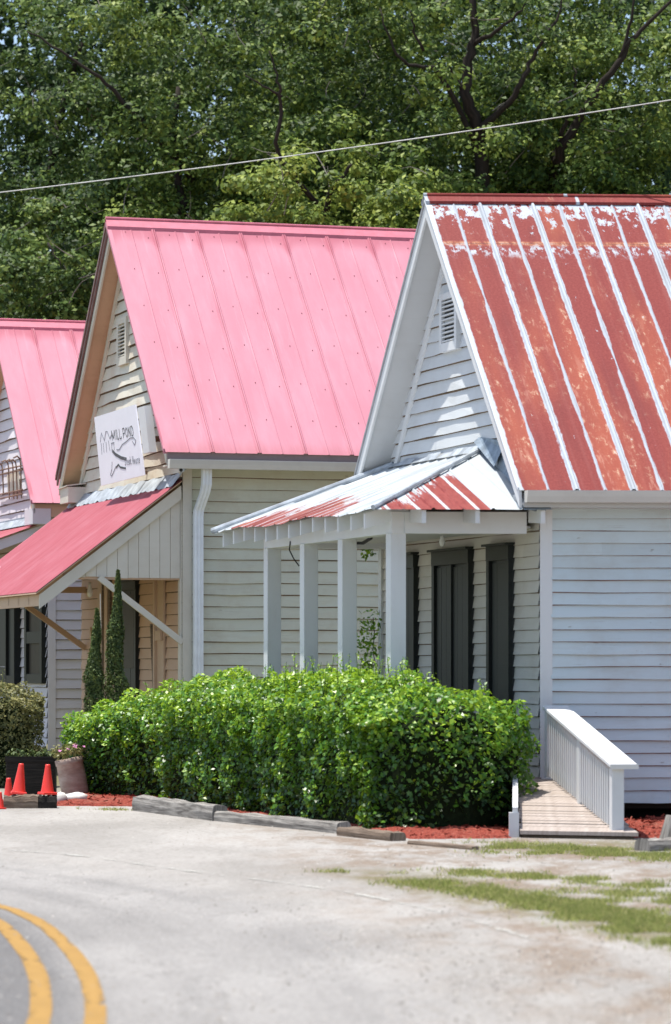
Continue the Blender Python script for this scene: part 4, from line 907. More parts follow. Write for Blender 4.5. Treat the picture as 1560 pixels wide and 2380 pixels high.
timber('landscape_timber', ground_pt(800, 1942), ground_pt(925, 1955), .16, .085, 'brown_wood', 'short dark split timber at the near end of the row below the hedge', group='timbers edging the hedge bed', seed=8)
timber('landscape_timber', ground_pt(955, 1962), ground_pt(1105, 1976), .07, .035, 'brown_wood', 'thin brown timber half sunk in the ground before the red mulch', group='timbers edging the hedge bed', seed=9)
timber('railway_tie', ground_pt(10, 1878), ground_pt(90, 1878), .2, .15, 'brown_wood', 'brown railway tie carrying the left orange cone', 'railway tie', 'ties beside the road', 11)
timber('railway_tie', ground_pt(91, 1878), ground_pt(131, 1878), .2, .145, 'tar_wood', 'black tarred tie end carrying the right orange cone', 'railway tie', 'ties beside the road', 12)
timber('railway_tie', ground_pt(-150, 1874), ground_pt(1, 1874), .2, .14, 'tar_wood', 'dark tie running out of the picture at the left edge', 'railway tie', 'ties beside the road', 13)
timber('driftwood_log', ground_pt(1493, 1978), ground_pt(1640, 1972), .20, .10, 'grey_wood', 'weathered driftwood log lying on the mulch at the right edge', 'log', None, 15)
mb = MB(); c = ground_pt(1562, 1962); mb.tube([c, c+Vector((.01, 0, .1)), c+Vector((.03, 0, .25))], [.13, .11, .085], 9); tag(mb.build('tree_stump', 'grey_wood'), 'short grey stump standing behind the driftwood log at the right edge', 'stump')
def cone_parts(root, base, h):
    base = Vector(base); mb = MB(); w_ = .088*h/.34
    mb.hexa([base+Vector((-w_, -w_, 0)), base+Vector((w_, -w_, 0)), base+Vector((w_, w_, 0)), base+Vector((-w_, w_, 0))], [base+Vector((-w_*.95, -w_*.95, .03)), base+Vector((w_*.95, -w_*.95, .03)), base+Vector((w_*.95, w_*.95, .03)), base+Vector((-w_*.95, w_*.95, .03))])
    mb.build('cone_base', 'cone', root, bevel=.006)
    mb = MB(); mb.lathe([(.078*h/.34, .029), (.070*h/.34, .05), (.030*h/.34, h*.93), (.029*h/.34, h*.97), (.024*h/.34, h), (.016*h/.34, h), (.014*h/.34, h*.95), (0, h*.94)], base, 24); mb.build('cone_body', 'cone', root, smooth=True)
Yc = ground_pt(50, 1878).y
c0 = Vector(((43-CX)/F*Yc, Yc+.02, .152)); tc = thing('traffic_cone', tuple(c0), 'orange traffic cone on the brown railway tie, left of the pair', 'traffic cone', 'cones by the ties'); cone_parts(tc, c0, .345)
c0b = tc.location.copy()
def dupcone(loc, label, rot=(0, 0, 0), s_=1):
    r = tc.copy(); COL.objects.link(r); r.location = loc; r.rotation_euler = rot; r.scale = (s_,)*3; r['label'] = label
    for ch in list(tc.children):
        q = ch.copy(); COL.objects.link(q); q.parent = r
    return r
tc.rotation_euler = (0, R(5), R(8))
dupcone(((110-CX)/F*Yc, Yc+.01, .148), 'orange traffic cone on the black tarred tie end beside the planter pot', (0, R(1), R(30)), .98)
dupcone(((20-CX)/F*(Yc+.5), Yc+.5, .0), 'orange traffic cone half hidden behind the cone on the brown tie', (0, 0, R(12)), .92)
dupcone(((0-CX)/F*(Yc-.35), Yc-.30, .0), 'orange traffic cone at the foot of the ties, cut by the left edge', (0, 0, R(40)), .55)
from mathutils import Matrix
Yp = 40.6; pc = Vector(((177-CX)/F*Yp, Yp, 0.0)); tilt = Matrix.Rotation(R(-11), 3, 'Y')
tp = thing('planter_pot', tuple(pc), 'tilted faded terracotta pot with straggly pink flowers beside the far hedge', 'planter')
mb = MB(); mb.lathe([(0, .0), (.155, .0), (.163, .06), (.168, .25), (.162, .40), (.172, .41), (.172, .47), (.157, .475), (.15, .44), (0, .43)], pc, 24, tilt=tilt); mb.build('pot', 'terracotta', tp, smooth=True)

# ------------------------------------------------------------------ foliage helpers (numpy)
rng = np.random.default_rng(11)
def leaf_mesh(name, cen, nrm, size, rnd, mat, parent=None, aspect=.55, extra=None, fold=.18):
    n = len(cen); t = rng.normal(size=(n, 3)); nrm = nrm/np.linalg.norm(nrm, axis=1, keepdims=True)
    t -= nrm*(t*nrm).sum(1, keepdims=True); t /= np.linalg.norm(t, axis=1, keepdims=True); b = np.cross(nrm, t)
    s_ = (size*.5)[:, None]; up = nrm*s_*fold
    V = np.empty((n, 4, 3)); V[:, 0] = cen-t*s_; V[:, 1] = cen+b*s_*aspect+up; V[:, 2] = cen+t*s_; V[:, 3] = cen-b*s_*aspect+up
    V = V.reshape(-1, 3); off = np.array(parent['base']) if parent is not None else np.zeros(3); V = V-off
    me = bpy.data.meshes.new(name); nv = n*4
    me.vertices.add(nv); me.loops.add(nv); me.polygons.add(n)
    me.vertices.foreach_set('co', V.ravel()); me.loops.foreach_set('vertex_index', np.arange(nv, dtype=np.int32))
    me.polygons.foreach_set('loop_start', np.arange(0, nv, 4, dtype=np.int32))
    me.update(calc_edges=True)
    a = me.attributes.new('rnd', 'FLOAT', 'FACE'); a.data.foreach_set('value', np.clip(rnd, 0, 1).astype(np.float32))
    me.materials.append(M[mat]); o = bpy.data.objects.new(name, me); COL.objects.link(o)
    if parent is not None: o.parent = parent
    return o
def clumps_to_leaves(C, Rad, per, size, flat_=.6, up=.7, tone=None, face=.15):
    n = len(C); k = np.repeat(np.arange(n), per); m = len(k)
    d = rng.normal(size=(m, 3)); d /= np.linalg.norm(d, axis=1, keepdims=True); rr = rng.random(m)**.45
    off = d*rr[:, None]*Rad[k][:, None]; off[:, 2] *= flat_
    P = C[k]+off
    nr = d*.75+rng.normal(size=(m, 3))*.55+np.array([0, -face, up])
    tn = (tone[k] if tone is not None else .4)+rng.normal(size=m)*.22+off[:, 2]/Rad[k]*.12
    return P, nr, size*(.65+.7*rng.random(m)), tn
def limb(mb, pts, r0, r1, wob=.15, n=6):
    P = [Vector(p) for p in pts]; P = smooth_path(P, 4); k = len(P)
    P = [p+Vector((random.uniform(-wob, wob), random.uniform(-wob, wob), random.uniform(-wob, wob)*.5))*min(1, i/3) for i, p in enumerate(P)]
    mb.tube(P, [r0+(r1-r0)*(i/(k-1))**.8 for i in range(k)], n); return P

# hedges
def hedge(name, segs, nleaf, size, mat, label, seed, sprigs=0, cat='hedge', core=True, tone0=.42):
    """segs: list of (x0,y0,h0,r0, x1,y1,h1,r1) capsules with top heights; leaves on a lumpy shell"""
    global rng; rng = np.random.default_rng(seed); random.seed(seed)
    allP, allN, allT = [], [], []
    mid = Vector((np.mean([s_[0] for s_ in segs]), np.mean([s_[1] for s_ in segs]), 0)); th = thing(name, tuple(mid), label, cat)
    tot = sum(math.hypot(s_[4]-s_[0], s_[5]-s_[1])+1.2*max(s_[3], s_[7]) for s_ in segs)
    coremb = MB()
    for (x0, y0, h0, r0, x1, y1, h1, r1) in segs:
        L = math.hypot(x1-x0, y1-y0); n = int(nleaf*(L+1.2*max(r0, r1))/tot)
        ex = np.array([(x1-x0)/max(L, 1e-6), (y1-y0)/max(L, 1e-6)]) if L > 1e-6 else np.array([1., 0]); ey = np.array([-ex[1], ex[0]])
        cw = np.array([r0*1.5, L, r1*1.5]); pick = rng.choice(3, n, p=cw/cw.sum()); th_e = rng.uniform(0, math.pi/2, n); s_ = np.where(pick == 1, rng.uniform(0, L, n), np.where(pick == 0, -r0*np.sin(th_e)*.999, L+r1*np.sin(th_e)*.999)); f = np.clip(s_/max(L, 1e-6), 0, 1); r = r0+(r1-r0)*f; h = h0+(h1-h0)*f
        over = np.where(s_ < 0, -s_, np.where(s_ > L, s_-L, 0)); rl_ = np.sqrt(np.clip(r**2-over**2, .0004, None))
        # cross-section: rounded box; angle param from one foot over the top to the other
        q = rng.uniform(-1, 1, n); ex_p = 3.2
        ang = q*math.pi/2*1.0
        per_side = h/(h+r)            # share of the perimeter on the sides
        u = np.sign(q)*np.where(np.abs(q) > (1-per_side), 1.0, np.abs(q)/(1-per_side+1e-6))
        zz = np.where(np.abs(q) > (1-per_side), h*(1-(np.abs(q)-(1-per_side))/per_side), h)
        zz = zz-np.abs(u)**3*.16*h*np.clip((zz/h-.55)/.45, 0, 1)
        endk = (over/r); zz = np.minimum(zz, h*(1-.30*endk**2.5))
        lat = u*rl_; hn = zz/h
        lat *= (1-.30*(1-hn)**2)*(1-.16*hn**6)
        P = np.stack([x0+ex[0]*s_+ey[0]*lat, y0+ex[1]*s_+ey[1]*lat, zz], 1)
        outn = np.stack([ex[0]*np.sign(s_-L/2)*endk+ey[0]*u*(1-hn**6*.7), ex[1]*np.sign(s_-L/2)*endk+ey[1]*u*(1-hn**6*.7), hn**5*1.0+.15], 1)
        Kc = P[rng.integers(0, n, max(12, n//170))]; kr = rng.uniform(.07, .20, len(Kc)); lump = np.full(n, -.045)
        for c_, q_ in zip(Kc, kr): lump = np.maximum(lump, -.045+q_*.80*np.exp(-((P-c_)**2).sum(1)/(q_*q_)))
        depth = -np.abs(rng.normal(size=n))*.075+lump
        on = outn/np.linalg.norm(outn, axis=1, keepdims=True)
        P = P+on*depth[:, None]; P[:, 2] = np.maximum(P[:, 2], .03)
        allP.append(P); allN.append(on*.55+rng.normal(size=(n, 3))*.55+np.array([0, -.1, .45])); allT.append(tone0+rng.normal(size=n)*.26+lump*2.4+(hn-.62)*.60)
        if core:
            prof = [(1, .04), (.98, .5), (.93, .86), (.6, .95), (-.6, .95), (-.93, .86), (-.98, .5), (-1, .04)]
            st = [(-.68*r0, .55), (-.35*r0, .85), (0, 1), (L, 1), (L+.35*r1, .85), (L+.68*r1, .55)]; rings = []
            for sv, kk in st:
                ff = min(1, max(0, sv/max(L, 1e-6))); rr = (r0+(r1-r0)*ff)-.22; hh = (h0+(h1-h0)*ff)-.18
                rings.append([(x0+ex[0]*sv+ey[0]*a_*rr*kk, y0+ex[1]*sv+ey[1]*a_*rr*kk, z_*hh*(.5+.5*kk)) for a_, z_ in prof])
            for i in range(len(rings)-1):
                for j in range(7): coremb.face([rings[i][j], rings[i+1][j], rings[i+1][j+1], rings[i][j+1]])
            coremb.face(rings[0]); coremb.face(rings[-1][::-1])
    P = np.concatenate(allP); N = np.concatenate(allN); Tn = np.concatenate(allT)
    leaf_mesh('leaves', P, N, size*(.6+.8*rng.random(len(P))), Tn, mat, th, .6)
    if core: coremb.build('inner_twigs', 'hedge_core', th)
    if sprigs:
        top = P[P[:, 2] > np.percentile(P[:, 2], 88)]; mb = MB(); LP, LN, LT = [], [], []
        for i in range(sprigs):
            tn_ = top[top[:, 1] < 34.2]; tn_ = top if len(tn_) < 20 or i % 2 else tn_; b = Vector(tn_[rng.integers(len(tn_))]); hgt = random.uniform(.12, .32)*random.random()**.3; tip = b+Vector((random.uniform(-.05, .05), random.uniform(-.04, .04), hgt)); mb.tube([b-Vector((0, 0, .1)), tip], [.005, .002], 4)
            for k in range(int(hgt/.016)):
                f = k*.016/hgt; LP.append(tuple(b.lerp(tip, f)+Vector((random.uniform(-.03, .03), random.uniform(-.03, .03), 0)))); LN.append((random.uniform(-1, 1), random.uniform(-1, .4), .6)); LT.append(random.uniform(.5, .95))
        tag(mb.build('sprig_stems', 'cypress_leaf', th), kind='stuff'); tag(leaf_mesh('sprig_leaves', np.array(LP), np.array(LN), size*.75*(.6+.6*rng.random(len(LP))), np.array(LT), mat, th, .5), kind='stuff')
    return th
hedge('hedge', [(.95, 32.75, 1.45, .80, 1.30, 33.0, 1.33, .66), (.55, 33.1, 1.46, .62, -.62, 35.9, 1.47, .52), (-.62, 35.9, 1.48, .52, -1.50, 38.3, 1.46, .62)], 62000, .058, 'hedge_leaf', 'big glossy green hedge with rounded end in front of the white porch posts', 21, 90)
hedge('hedge', [(-1.85, 39.8, 1.28, .50, -2.30, 40.5, 1.22, .52), (-2.30, 40.5, 1.24, .55, -2.86, 41.1, 1.05, .50)], 19000, .058, 'hedge_leaf', 'smaller glossy green hedge between the planter pot and the big hedge', 22, 10)
sp = hedge('shrub', [(-4.75, 44.2, 1.42, .55, -4.35, 43.9, 1.40, .55)], 14000, .048, 'shrub_leaf', 'dull olive shrub at the left edge in front of the dark window', 23, 8, 'shrub', True, .56)

# vine beside the far corner of the white building
th = thing('climbing_vine', tuple(A.p(LA+.1, -.1, 0)), 'small climbing vine with light green leaves at the far corner of the white building', 'vine')
random.seed(4); mb = MB(); base = A.p(LA+.08, -.08, 0); pts = [base+Vector((random.uniform(-.03, .03), 0, z)) for z in np.linspace(.05, 2.15, 12)]; mb.tube(pts, .005, 5); mb.build('vine_stem', 'bark', th)
Cn, Rd = [], []
for z, r in ((1.50, .08), (1.62, .10), (1.78, .13), (1.9, .2), (2.02, .20), (2.1, .16), (1.2, .12), (2.92, .10), (.9, .15), (.6, .2)): Cn.append((base.x-.04+random.uniform(-.05, .02)-(.10 if 1.85 < z < 2.05 else 0), base.y-.08, z)); Rd.append(r)
P, N, Sz, Tn = clumps_to_leaves(np.array(Cn), np.array(Rd), 46, .06, 1, .4, np.full(len(Cn), .55)); leaf_mesh('leaves', P, N, Sz, Tn, 'hedge_leaf', th)

# cypresses
def cypress(px, ytop, wd, label, seed, Y=44.3):
    global rng; rng = np.random.default_rng(seed)
    x = (px-CX)/F*Y; h = HC+(HY-ytop)/F*Y; th = thing('cypress', (x, Y, 0), label, 'cypress', 'young cypresses'); n = 7500
    f = rng.random(n)**.8; z = .15+f*(h-.15); prof = np.clip(np.minimum((1-f)**.75*1.1, .35+f*3), 0, 1)*(1+.13*np.sin(f*21+seed)+.08*np.sin(f*47)); rr = wd*prof*(.45+.6*rng.random(n)**.5); a = rng.uniform(0, 2*math.pi, n)
    rr = rr*(1+.12*np.sin(a*3+f*9))
    P = np.stack([x+rr*np.cos(a)+.02*np.sin(f*8), Y+rr*np.sin(a), z+rr*.25], 1); N = np.stack([np.cos(a), np.sin(a), .35+0*a], 1)+rng.normal(size=(n, 3))*.5
    leaf_mesh('foliage', P, N, .055*(.6+.8*rng.random(n)), .42+rng.normal(size=n)*.2+.12*np.sin(a*4+f*25), 'cypress_leaf', th, .32)
    mb = MB(); mb.tube([(x, Y, 0), (x, Y, h*.9)], [.03, .005], 6); mb.build('trunk', 'bark', th)
cypress(271, 1326, .20, 'taller slender young cypress in front of the dark door of the cream house', 31)
cypress(222, 1416, .185, 'shorter slender young cypress beside the taller one', 33, 44.1)
# dark box behind the cones, rocks, flowers, mulch
Yb = 41.5; c = Vector(((73-CX)/F*Yb, Yb, 0)); wb = .30
tb = thing('planter_box', tuple(c), 'black wooden planter box behind the two orange cones', 'planter')
mb = MB(); mb.hexa([c+Vector((-wb, -.16, 0)), c+Vector((wb, -.16, 0)), c+Vector((wb, .16, 0)), c+Vector((-wb, .16, 0))], [c+Vector((-wb, -.16, .46)), c+Vector((wb, -.16, .46)), c+Vector((wb, .16, .46)), c+Vector((-wb, .16, .46))])
mb.build('box', 'tar_wood', tb, bevel=.008)
mb = MB(); mb.hexa([c+Vector((-wb-.01, -.175, .40)), c+Vector((wb+.01, -.175, .40)), c+Vector((wb+.01, -.161, .40)), c+Vector((-wb-.01, -.161, .40))], [c+Vector((-wb-.01, -.175, .47)), c+Vector((wb+.01, -.175, .47)), c+Vector((wb+.01, -.161, .47)), c+Vector((-wb-.01, -.161, .47))]); mb.build('rim_board', 'tar_wood', tb)
P, N, Sz, Tn = clumps_to_leaves(np.array([(c.x+dx, c.y, .50) for dx in (-.2, -.05, .1, .22)]), np.full(4, .11), 60, .05, .6); leaf_mesh('plants', P, N, Sz, Tn, 'cypress_leaf', tb)
cc = np.array([(pc.x-.08+dx, pc.y+dy, .53+dz) for dx, dy, dz in ((-.1, -.1, 0), (.05, -.1, .03), (.12, 0, .02), (0, .05, .05), (-.14, 0, .02))])
P, N, Sz, Tn = clumps_to_leaves(cc, np.full(5, .12), 70, .045, .7, .5, np.full(5, .7)); leaf_mesh('plant', P, N, Sz, Tn, 'shrub_leaf', tp)
P, N, Sz, Tn = clumps_to_leaves(cc[:3]+np.array([0, -.05, .05]), np.full(3, .09), 6, .035, .7); leaf_mesh('flowers', P, N, Sz, Tn, 'flower', tp, .9)
def rock(c, r, sx_, sz, seed, label):
    random.seed(seed); mb = MB(); n, m = 10, 6
    def q(i, j):
        th_, ph = 2*math.pi*(i % n)/n, math.pi*j/m; random.seed(seed*1000+(i % n)*10+j if 0 < j < m else seed*1000+j); k = r*random.uniform(.8, 1.15)
        return Vector(c)+Vector((k*sx_*math.sin(ph)*math.cos(th_), k*math.sin(ph)*math.sin(th_), k*sz*math.cos(ph)))
    for i in range(n):
        for j in range(m): mb.face([q(i, j), q(i, j+1), q(i+1, j+1), q(i+1, j)])
    return tag(mb.build('rock', 'rock', smooth=True), label, 'rock', 'pale rocks at the bed edge')
rock(ground_pt(140, 1868)+Vector((0, 0, .05)), .09, 1.0, .9, 1, 'squarish pale rock beside the black tie end')
rock(ground_pt(176, 1866)+Vector((0, 0, .05)), .11, 1.4, .7, 2, 'long pale rock at the foot of the planter pot')
def mound(name, pts, hgt, mat, cuts=26, seed=0, chips=0):
    xs = [p[0] for p in pts]; ys = [p[1] for p in pts]; x0, x1, y0, y1 = min(xs), max(xs), min(ys), max(ys); mb = MB(); V = {}
    def inside(x, y):
        c_ = False
        for i in range(len(pts)):
            (ax_, ay_), (bx_, by_) = pts[i], pts[(i+1) % len(pts)]
            if (ay_ > y) != (by_ > y) and x < (bx_-ax_)*(y-ay_)/(by_-ay_)+ax_: c_ = not c_
        return c_
    def dist(x, y):
        d_ = 9
        for i in range(len(pts)):
            a_, b_ = Vector(pts[i]).to_2d(), Vector(pts[(i+1) % len(pts)]).to_2d(); p = Vector((x, y)); ab = b_-a_; t = max(0, min(1, (p-a_).dot(ab)/ab.length_squared)); d_ = min(d_, (p-(a_+ab*t)).length)
        return d_
    random.seed(seed+50)
    def vz(x, y): return (.012+hgt*min(1, dist(x, y)/.25)*(.8+.35*math.sin(x*9+y*4))) if inside(x, y) else -.02
    nx, ny = cuts, int(cuts*max(1, (y1-y0)/(x1-x0)))
    G = [[(x0+(x1-x0)*i/nx, y0+(y1-y0)*j/ny) for j in range(ny+1)] for i in range(nx+1)]
    Z = [[vz(*G[i][j])+random.uniform(0, .012) for j in range(ny+1)] for i in range(nx+1)]
    for i in range(nx):
        for j in range(ny):
            if max(Z[i][j], Z[i+1][j], Z[i+1][j+1], Z[i][j+1]) < 0: continue
            mb.face([(*G[a_][b_], Z[a_][b_]) for a_, b_ in ((i, j), (i+1, j), (i+1, j+1), (i, j+1))])
    for _ in range(chips):
        x, y = random.uniform(x0, x1), random.uniform(y0, y1)
        if not inside(x, y): continue
        c_ = Vector((x, y, vz(x, y)+.015)); d1 = Vector((random.uniform(-1, 1), random.uniform(-1, 1), random.uniform(-.3, .5))).normalized()*random.uniform(.015, .04); d2 = d1.cross(Vector((random.uniform(-1, 1), random.uniform(-1, 1), 1))).normalized()*.009
        mb.face([c_-d1-d2, c_+d1-d2, c_+d1+d2, c_-d1+d2])
    return tag(mb.build(name, mat), kind='structure')
gp = lambda *q: [tuple(ground_pt(*x).to_2d()) for x in q]
mound('mulch_bed', [tuple(v) for v in [(-3.25, 38.0), (-2.4, 37.9), (-2.0, 37.6), (.2, 32.6), (.7, 30.75), (1.62, 30.95), (1.72, 33.4), (.6, 33.9), (-1.2, 39.2), (-2.2, 41.4), (-3.3, 41.2)]], .03, 'mulch', 70, 1, 2600)
mound('mulch_bed', [(2.7, 31.0), (4.6, 30.6), (5.2, 33.5), (4.9, 34.5), (2.3, 33.9), (2.45, 32.5)], .04, 'mulch', 50, 2, 1500)
# grass: bands as picture points on the ground, grown as short blades
def grass(name, bands, n, label):
    global rng; rng = np.random.default_rng(5); P = []
    for bi, (pts, wd, dens) in enumerate(bands):
        pth = [ground_pt(*q) for q in pts]; pth = smooth_path(pth, 6); k = int(n*dens)
        i = rng.integers(0, len(pth)-1, k); f = rng.random(k); A_ = np.array([tuple(p) for p in pth]); c_ = A_[i]*(1-f[:, None])+A_[i+1]*f[:, None]
        c_[:, 1] += rng.normal(size=k)*wd*1.25; c_[:, 0] += rng.normal(size=k)*.14
        keep = (np.sin(c_[:, 0]*5.1+c_[:, 1]*2.3)+np.sin(c_[:, 0]*11.7-c_[:, 1]*3.1)+np.sin(c_[:, 1]*7.7+c_[:, 0]*2)+rng.normal(size=k)*.5) > (-.8 if bi == 0 else .05)
        P.append(c_[keep])
    P = np.concatenate(P); m = len(P); h = .016+.026*rng.random(m)
    lean = rng.normal(size=(m, 2))*.022; w_ = .0045
    a = rng.uniform(0, math.pi, m); dx = np.stack([np.cos(a)*w_, np.sin(a)*w_, 0*a], 1)
    V = np.empty((m, 3, 3)); V[:, 0] = P-dx; V[:, 1] = P+dx; V[:, 2] = P; V[:, 2, 0] += lean[:, 0]; V[:, 2, 1] += lean[:, 1]; V[:, 2, 2] += h
    V[:, :, 2] += .004
    me = bpy.data.meshes.new(name); me.vertices.add(m*3); me.loops.add(m*3); me.polygons.add(m); me.vertices.foreach_set('co', V.ravel()); me.loops.foreach_set('vertex_index', np.arange(m*3, dtype=np.int32)); me.polygons.foreach_set('loop_start', np.arange(0, m*3, 3, dtype=np.int32)); me.update(calc_edges=True)
    at_ = me.attributes.new('rnd', 'FLOAT', 'FACE'); at_.data.foreach_set('value', np.clip(.48+rng.normal(size=m)*.36, 0, 1).astype(np.float32)); me.materials.append(M['grass'])
    o = bpy.data.objects.new(name, me); COL.objects.link(o); return tag(o, label, 'grass', kind='stuff')
grass('grass', [(((960, 2052), (1080, 2066), (1200, 2088), (1310, 2106), (1420, 2140), (1500, 2165), (1620, 2200)), .16, 1.0), (((1240, 2100), (1360, 2118), (1480, 2140), (1620, 2175)), .45, .8),
                (((1040, 2030), (1200, 2036), (1340, 2046), (1480, 2058), (1640, 2066)), .16, .45), (((1130, 1972), (1280, 1978), (1420, 1985), (1640, 1995)), .35, 1.0), (((790, 2027), (830, 2029)), .05, .03), (((900, 2030), (940, 2031)), .05, .03), (((230, 1881), (330, 1886)), .04, .03), (((1320, 2085), (1500, 2090), (1640, 2100)), .35, .30)], 17000, 'patchy short grass along the edge of the sandy ground')

# loose gravel and grit on the forecourt and along the road edge
M['pebble'] = m_leaf('grey_gravel', (.13, .118, .105), (.27, .25, .225), (.42, .40, .37), 0, .9, .1)
def gravel(n):
    rg = np.random.default_rng(91); py = HY+rg.uniform(345, 860, n)**1.0; px = rg.uniform(-60, 1640, n)
    Y = F*HC/(py-HY); Xw = (px-CX)/F*Y
    keep = rg.random(n) < np.clip(.25+.5*(np.sin(Xw*2.1+Y*.7)+np.sin(Xw*5.3-Y*1.3))*.5+.35*(Xw > .3), .06, 1)*np.where(Xw < -.6, .25, 1); Xw, Y = Xw[keep], Y[keep]; m = len(Y)
    z0 = .0045; r_ = (.004+.008*rg.random(m)**2.5)[:, None]; a = rg.uniform(0, 6.28, m); P = np.stack([Xw, Y, np.full(m, z0)], 1); V = np.empty((m, 5, 3))
    for k in range(4): V[:, k] = P+np.stack([np.cos(a+k*1.57), np.sin(a+k*1.57), 0*a], 1)*r_*rg.uniform(.7, 1.3, (m, 1))
    V[:, 4] = P+np.stack([rg.normal(size=m)*.002, rg.normal(size=m)*.002, r_[:, 0]*rg.uniform(.5, 1.1, m)], 1)
    b = np.arange(m)[:, None]*5; Fc = np.concatenate([b+np.array([[k, (k+1) % 4, 4]]) for k in range(4)], 1).reshape(-1)
    me = bpy.data.meshes.new('gravel'); me.vertices.add(m*5); me.loops.add(m*12); me.polygons.add(m*4); me.vertices.foreach_set('co', V.ravel()); me.loops.foreach_set('vertex_index', Fc.astype(np.int32)); me.polygons.foreach_set('loop_start', np.arange(0, m*12, 3, dtype=np.int32)); me.update(calc_edges=True)
    at_ = me.attributes.new('rnd', 'FLOAT', 'FACE'); at_.data.foreach_set('value', np.repeat(rg.random(m), 4).astype(np.float32)); me.materials.append(M['pebble'])
    o = bpy.data.objects.new('gravel', me); COL.objects.link(o); return tag(o, 'loose grey gravel scattered over the forecourt and road edge', 'gravel', kind='stuff')
gravel(17000)

# ------------------------------------------------------------------ trees behind the roofs
def tree(name, base, crown, nclump, per, size, mat, label, seed, limbs, rad=(.40, .82), tone=.38, r0=.28, clear=None, group='trees behind the roofs'):
    """crown: list of ellipsoids (cx,cy,cz,rx,ry,rz)"""
    global rng; rng = np.random.default_rng(seed); random.seed(seed)
    th = thing(name, (base[0], base[1], 0), label, 'tree', group); mb = MB(); LP = []
    for i, (pts, ra, rb) in enumerate(limbs): LP += limb(mb, pts, ra*.68, rb*.5, .045, 8)
    C = []; w_ = np.array([e[3]*e[4]*e[5] for e in crown]); w_ = w_/w_.sum()
    for (cx, cy, cz, rx, ry, rz), ww in zip(crown, w_):
        k = int(nclump*ww)+1; d = rng.normal(size=(k, 3)); d /= np.linalg.norm(d, axis=1, keepdims=True); d *= (.35+.65*rng.random(k)**.5)[:, None]
        C.append(np.array([cx, cy, cz])+d*np.array([rx, ry, rz]))
    C = np.concatenate(C); Rd = rng.uniform(*rad, len(C)); tn = tone+rng.normal(size=len(C))*.19
    P, N, Sz, Tn = clumps_to_leaves(C, Rd, per, size, .55, .75, tn, .5)
    if clear and LP:
        A_ = np.array([tuple(p) for p in LP]); keep = np.ones(len(P), bool)
        for q in A_[::2]: keep &= ((P-q)**2).sum(1) > (clear*(.6+.6*rng.random(len(P))))**2
        P, N, Sz, Tn = P[keep], N[keep], Sz[keep], Tn[keep]
    leaf_mesh('crown', P, N, Sz, Tn, mat, th)
    mb.build('trunk', 'bark', th, smooth=True)
    tw = MB()
    for c in C[rng.permutation(len(C))[:60]]:
        d = Vector((random.uniform(-1, 1), random.uniform(-.5, .5), random.uniform(-.2, .8))).normalized(); L = random.uniform(.3, 1.1); p = Vector(c)-Vector((0, .25, 0)); k = d.cross(Vector((0, 1, 0)))*random.uniform(-.25, .25)
        tw.tube([p, p+d*L*.35+k*.7, p+d*L*.7+k, p+d*L+k*.5], [.011, .009, .006, .003], 5)
    tw.build('twigs', 'twig', th)
    return th
Y1 = 69.0
def tp_(px, py, Y=Y1): return at(px, py, Y)
def TX(px, Y): return (px-CX)/F*Y
# big tree behind the rusty roof: dark trunk with forking limbs
b = Vector((TX(1115, 70), 70, 0))
tree('broadleaf_tree', b, [(TX(1080, 71), 71.5, 13.5, 4.2, 3.4, 4.0), (TX(1250, 71), 72, 11.5, 3.2, 2.8, 3.0), (TX(900, 71), 71.5, 11.2, 3.0, 2.8, 2.8)], 403, 132, 0.133, 'leaf_a', 'big broadleaf tree behind the rusty roof with dark forked trunk', 41,
     [([b, tp_(1112, 700, 70), tp_(1118, 400, 70), tp_(1106, 290, 69.6), tp_(1083, 215, 69.4), tp_(1092, 140, 69.4), tp_(1103, 70, 69.4), tp_(1098, -60, 69.6), tp_(1110, -250, 70)], .30, .10),
      ([tp_(1110, 305, 69.6), tp_(1180, 240, 69.2), tp_(1218, 175, 69), tp_(1245, 120, 69), tp_(1290, 45, 69), tp_(1330, -60, 69)], .13, .03), ([tp_(1103, 100, 69.4), tp_(1150, 75, 69), tp_(1195, 40, 68.8), tp_(1222, 10, 68.7)], .09, .03),
      ([tp_(1083, 215, 69.4), tp_(1060, 190, 69.2), tp_(1045, 150, 69)], .10, .03), ([tp_(1105, 330, 69.6), tp_(1020, 170, 69), tp_(950, 150, 68.8), tp_(905, 95, 68.6), tp_(880, 20, 68.6)], .10, .025), ([tp_(985, 118, 68.9), tp_(960, 60, 68.7), tp_(955, 20, 68.6)], .05, .02)], clear=.26, tone=.40)
b = Vector((TX(1290, 72), 72.5, 0))
tree('broadleaf_tree', b, [(TX(1430, 71), 72.5, 13.0, 3.2, 3.0, 3.8), (TX(1500, 71), 73, 9.8, 2.6, 2.4, 2.2)], 257, 132, 0.133, 'leaf_a', 'leaning broadleaf tree at the right edge behind the rusty roof', 42,
     [([b, tp_(1288, 500, 71), tp_(1298, 370, 70), tp_(1335, 292, 69.8), tp_(1390, 212, 69.6), tp_(1445, 130, 69.5), tp_(1475, 85, 69.5), tp_(1545, 20, 69.5), tp_(1600, -60, 69.5)], .22, .05),
      ([tp_(1300, 345, 70), tp_(1318, 265, 69.6), tp_(1335, 210, 69.4), tp_(1336, 155, 69.4)], .09, .03), ([tp_(1440, 140, 69.5), tp_(1470, 40, 69.4), tp_(1478, -30, 69.4)], .07, .03)], clear=.12, tone=.42)
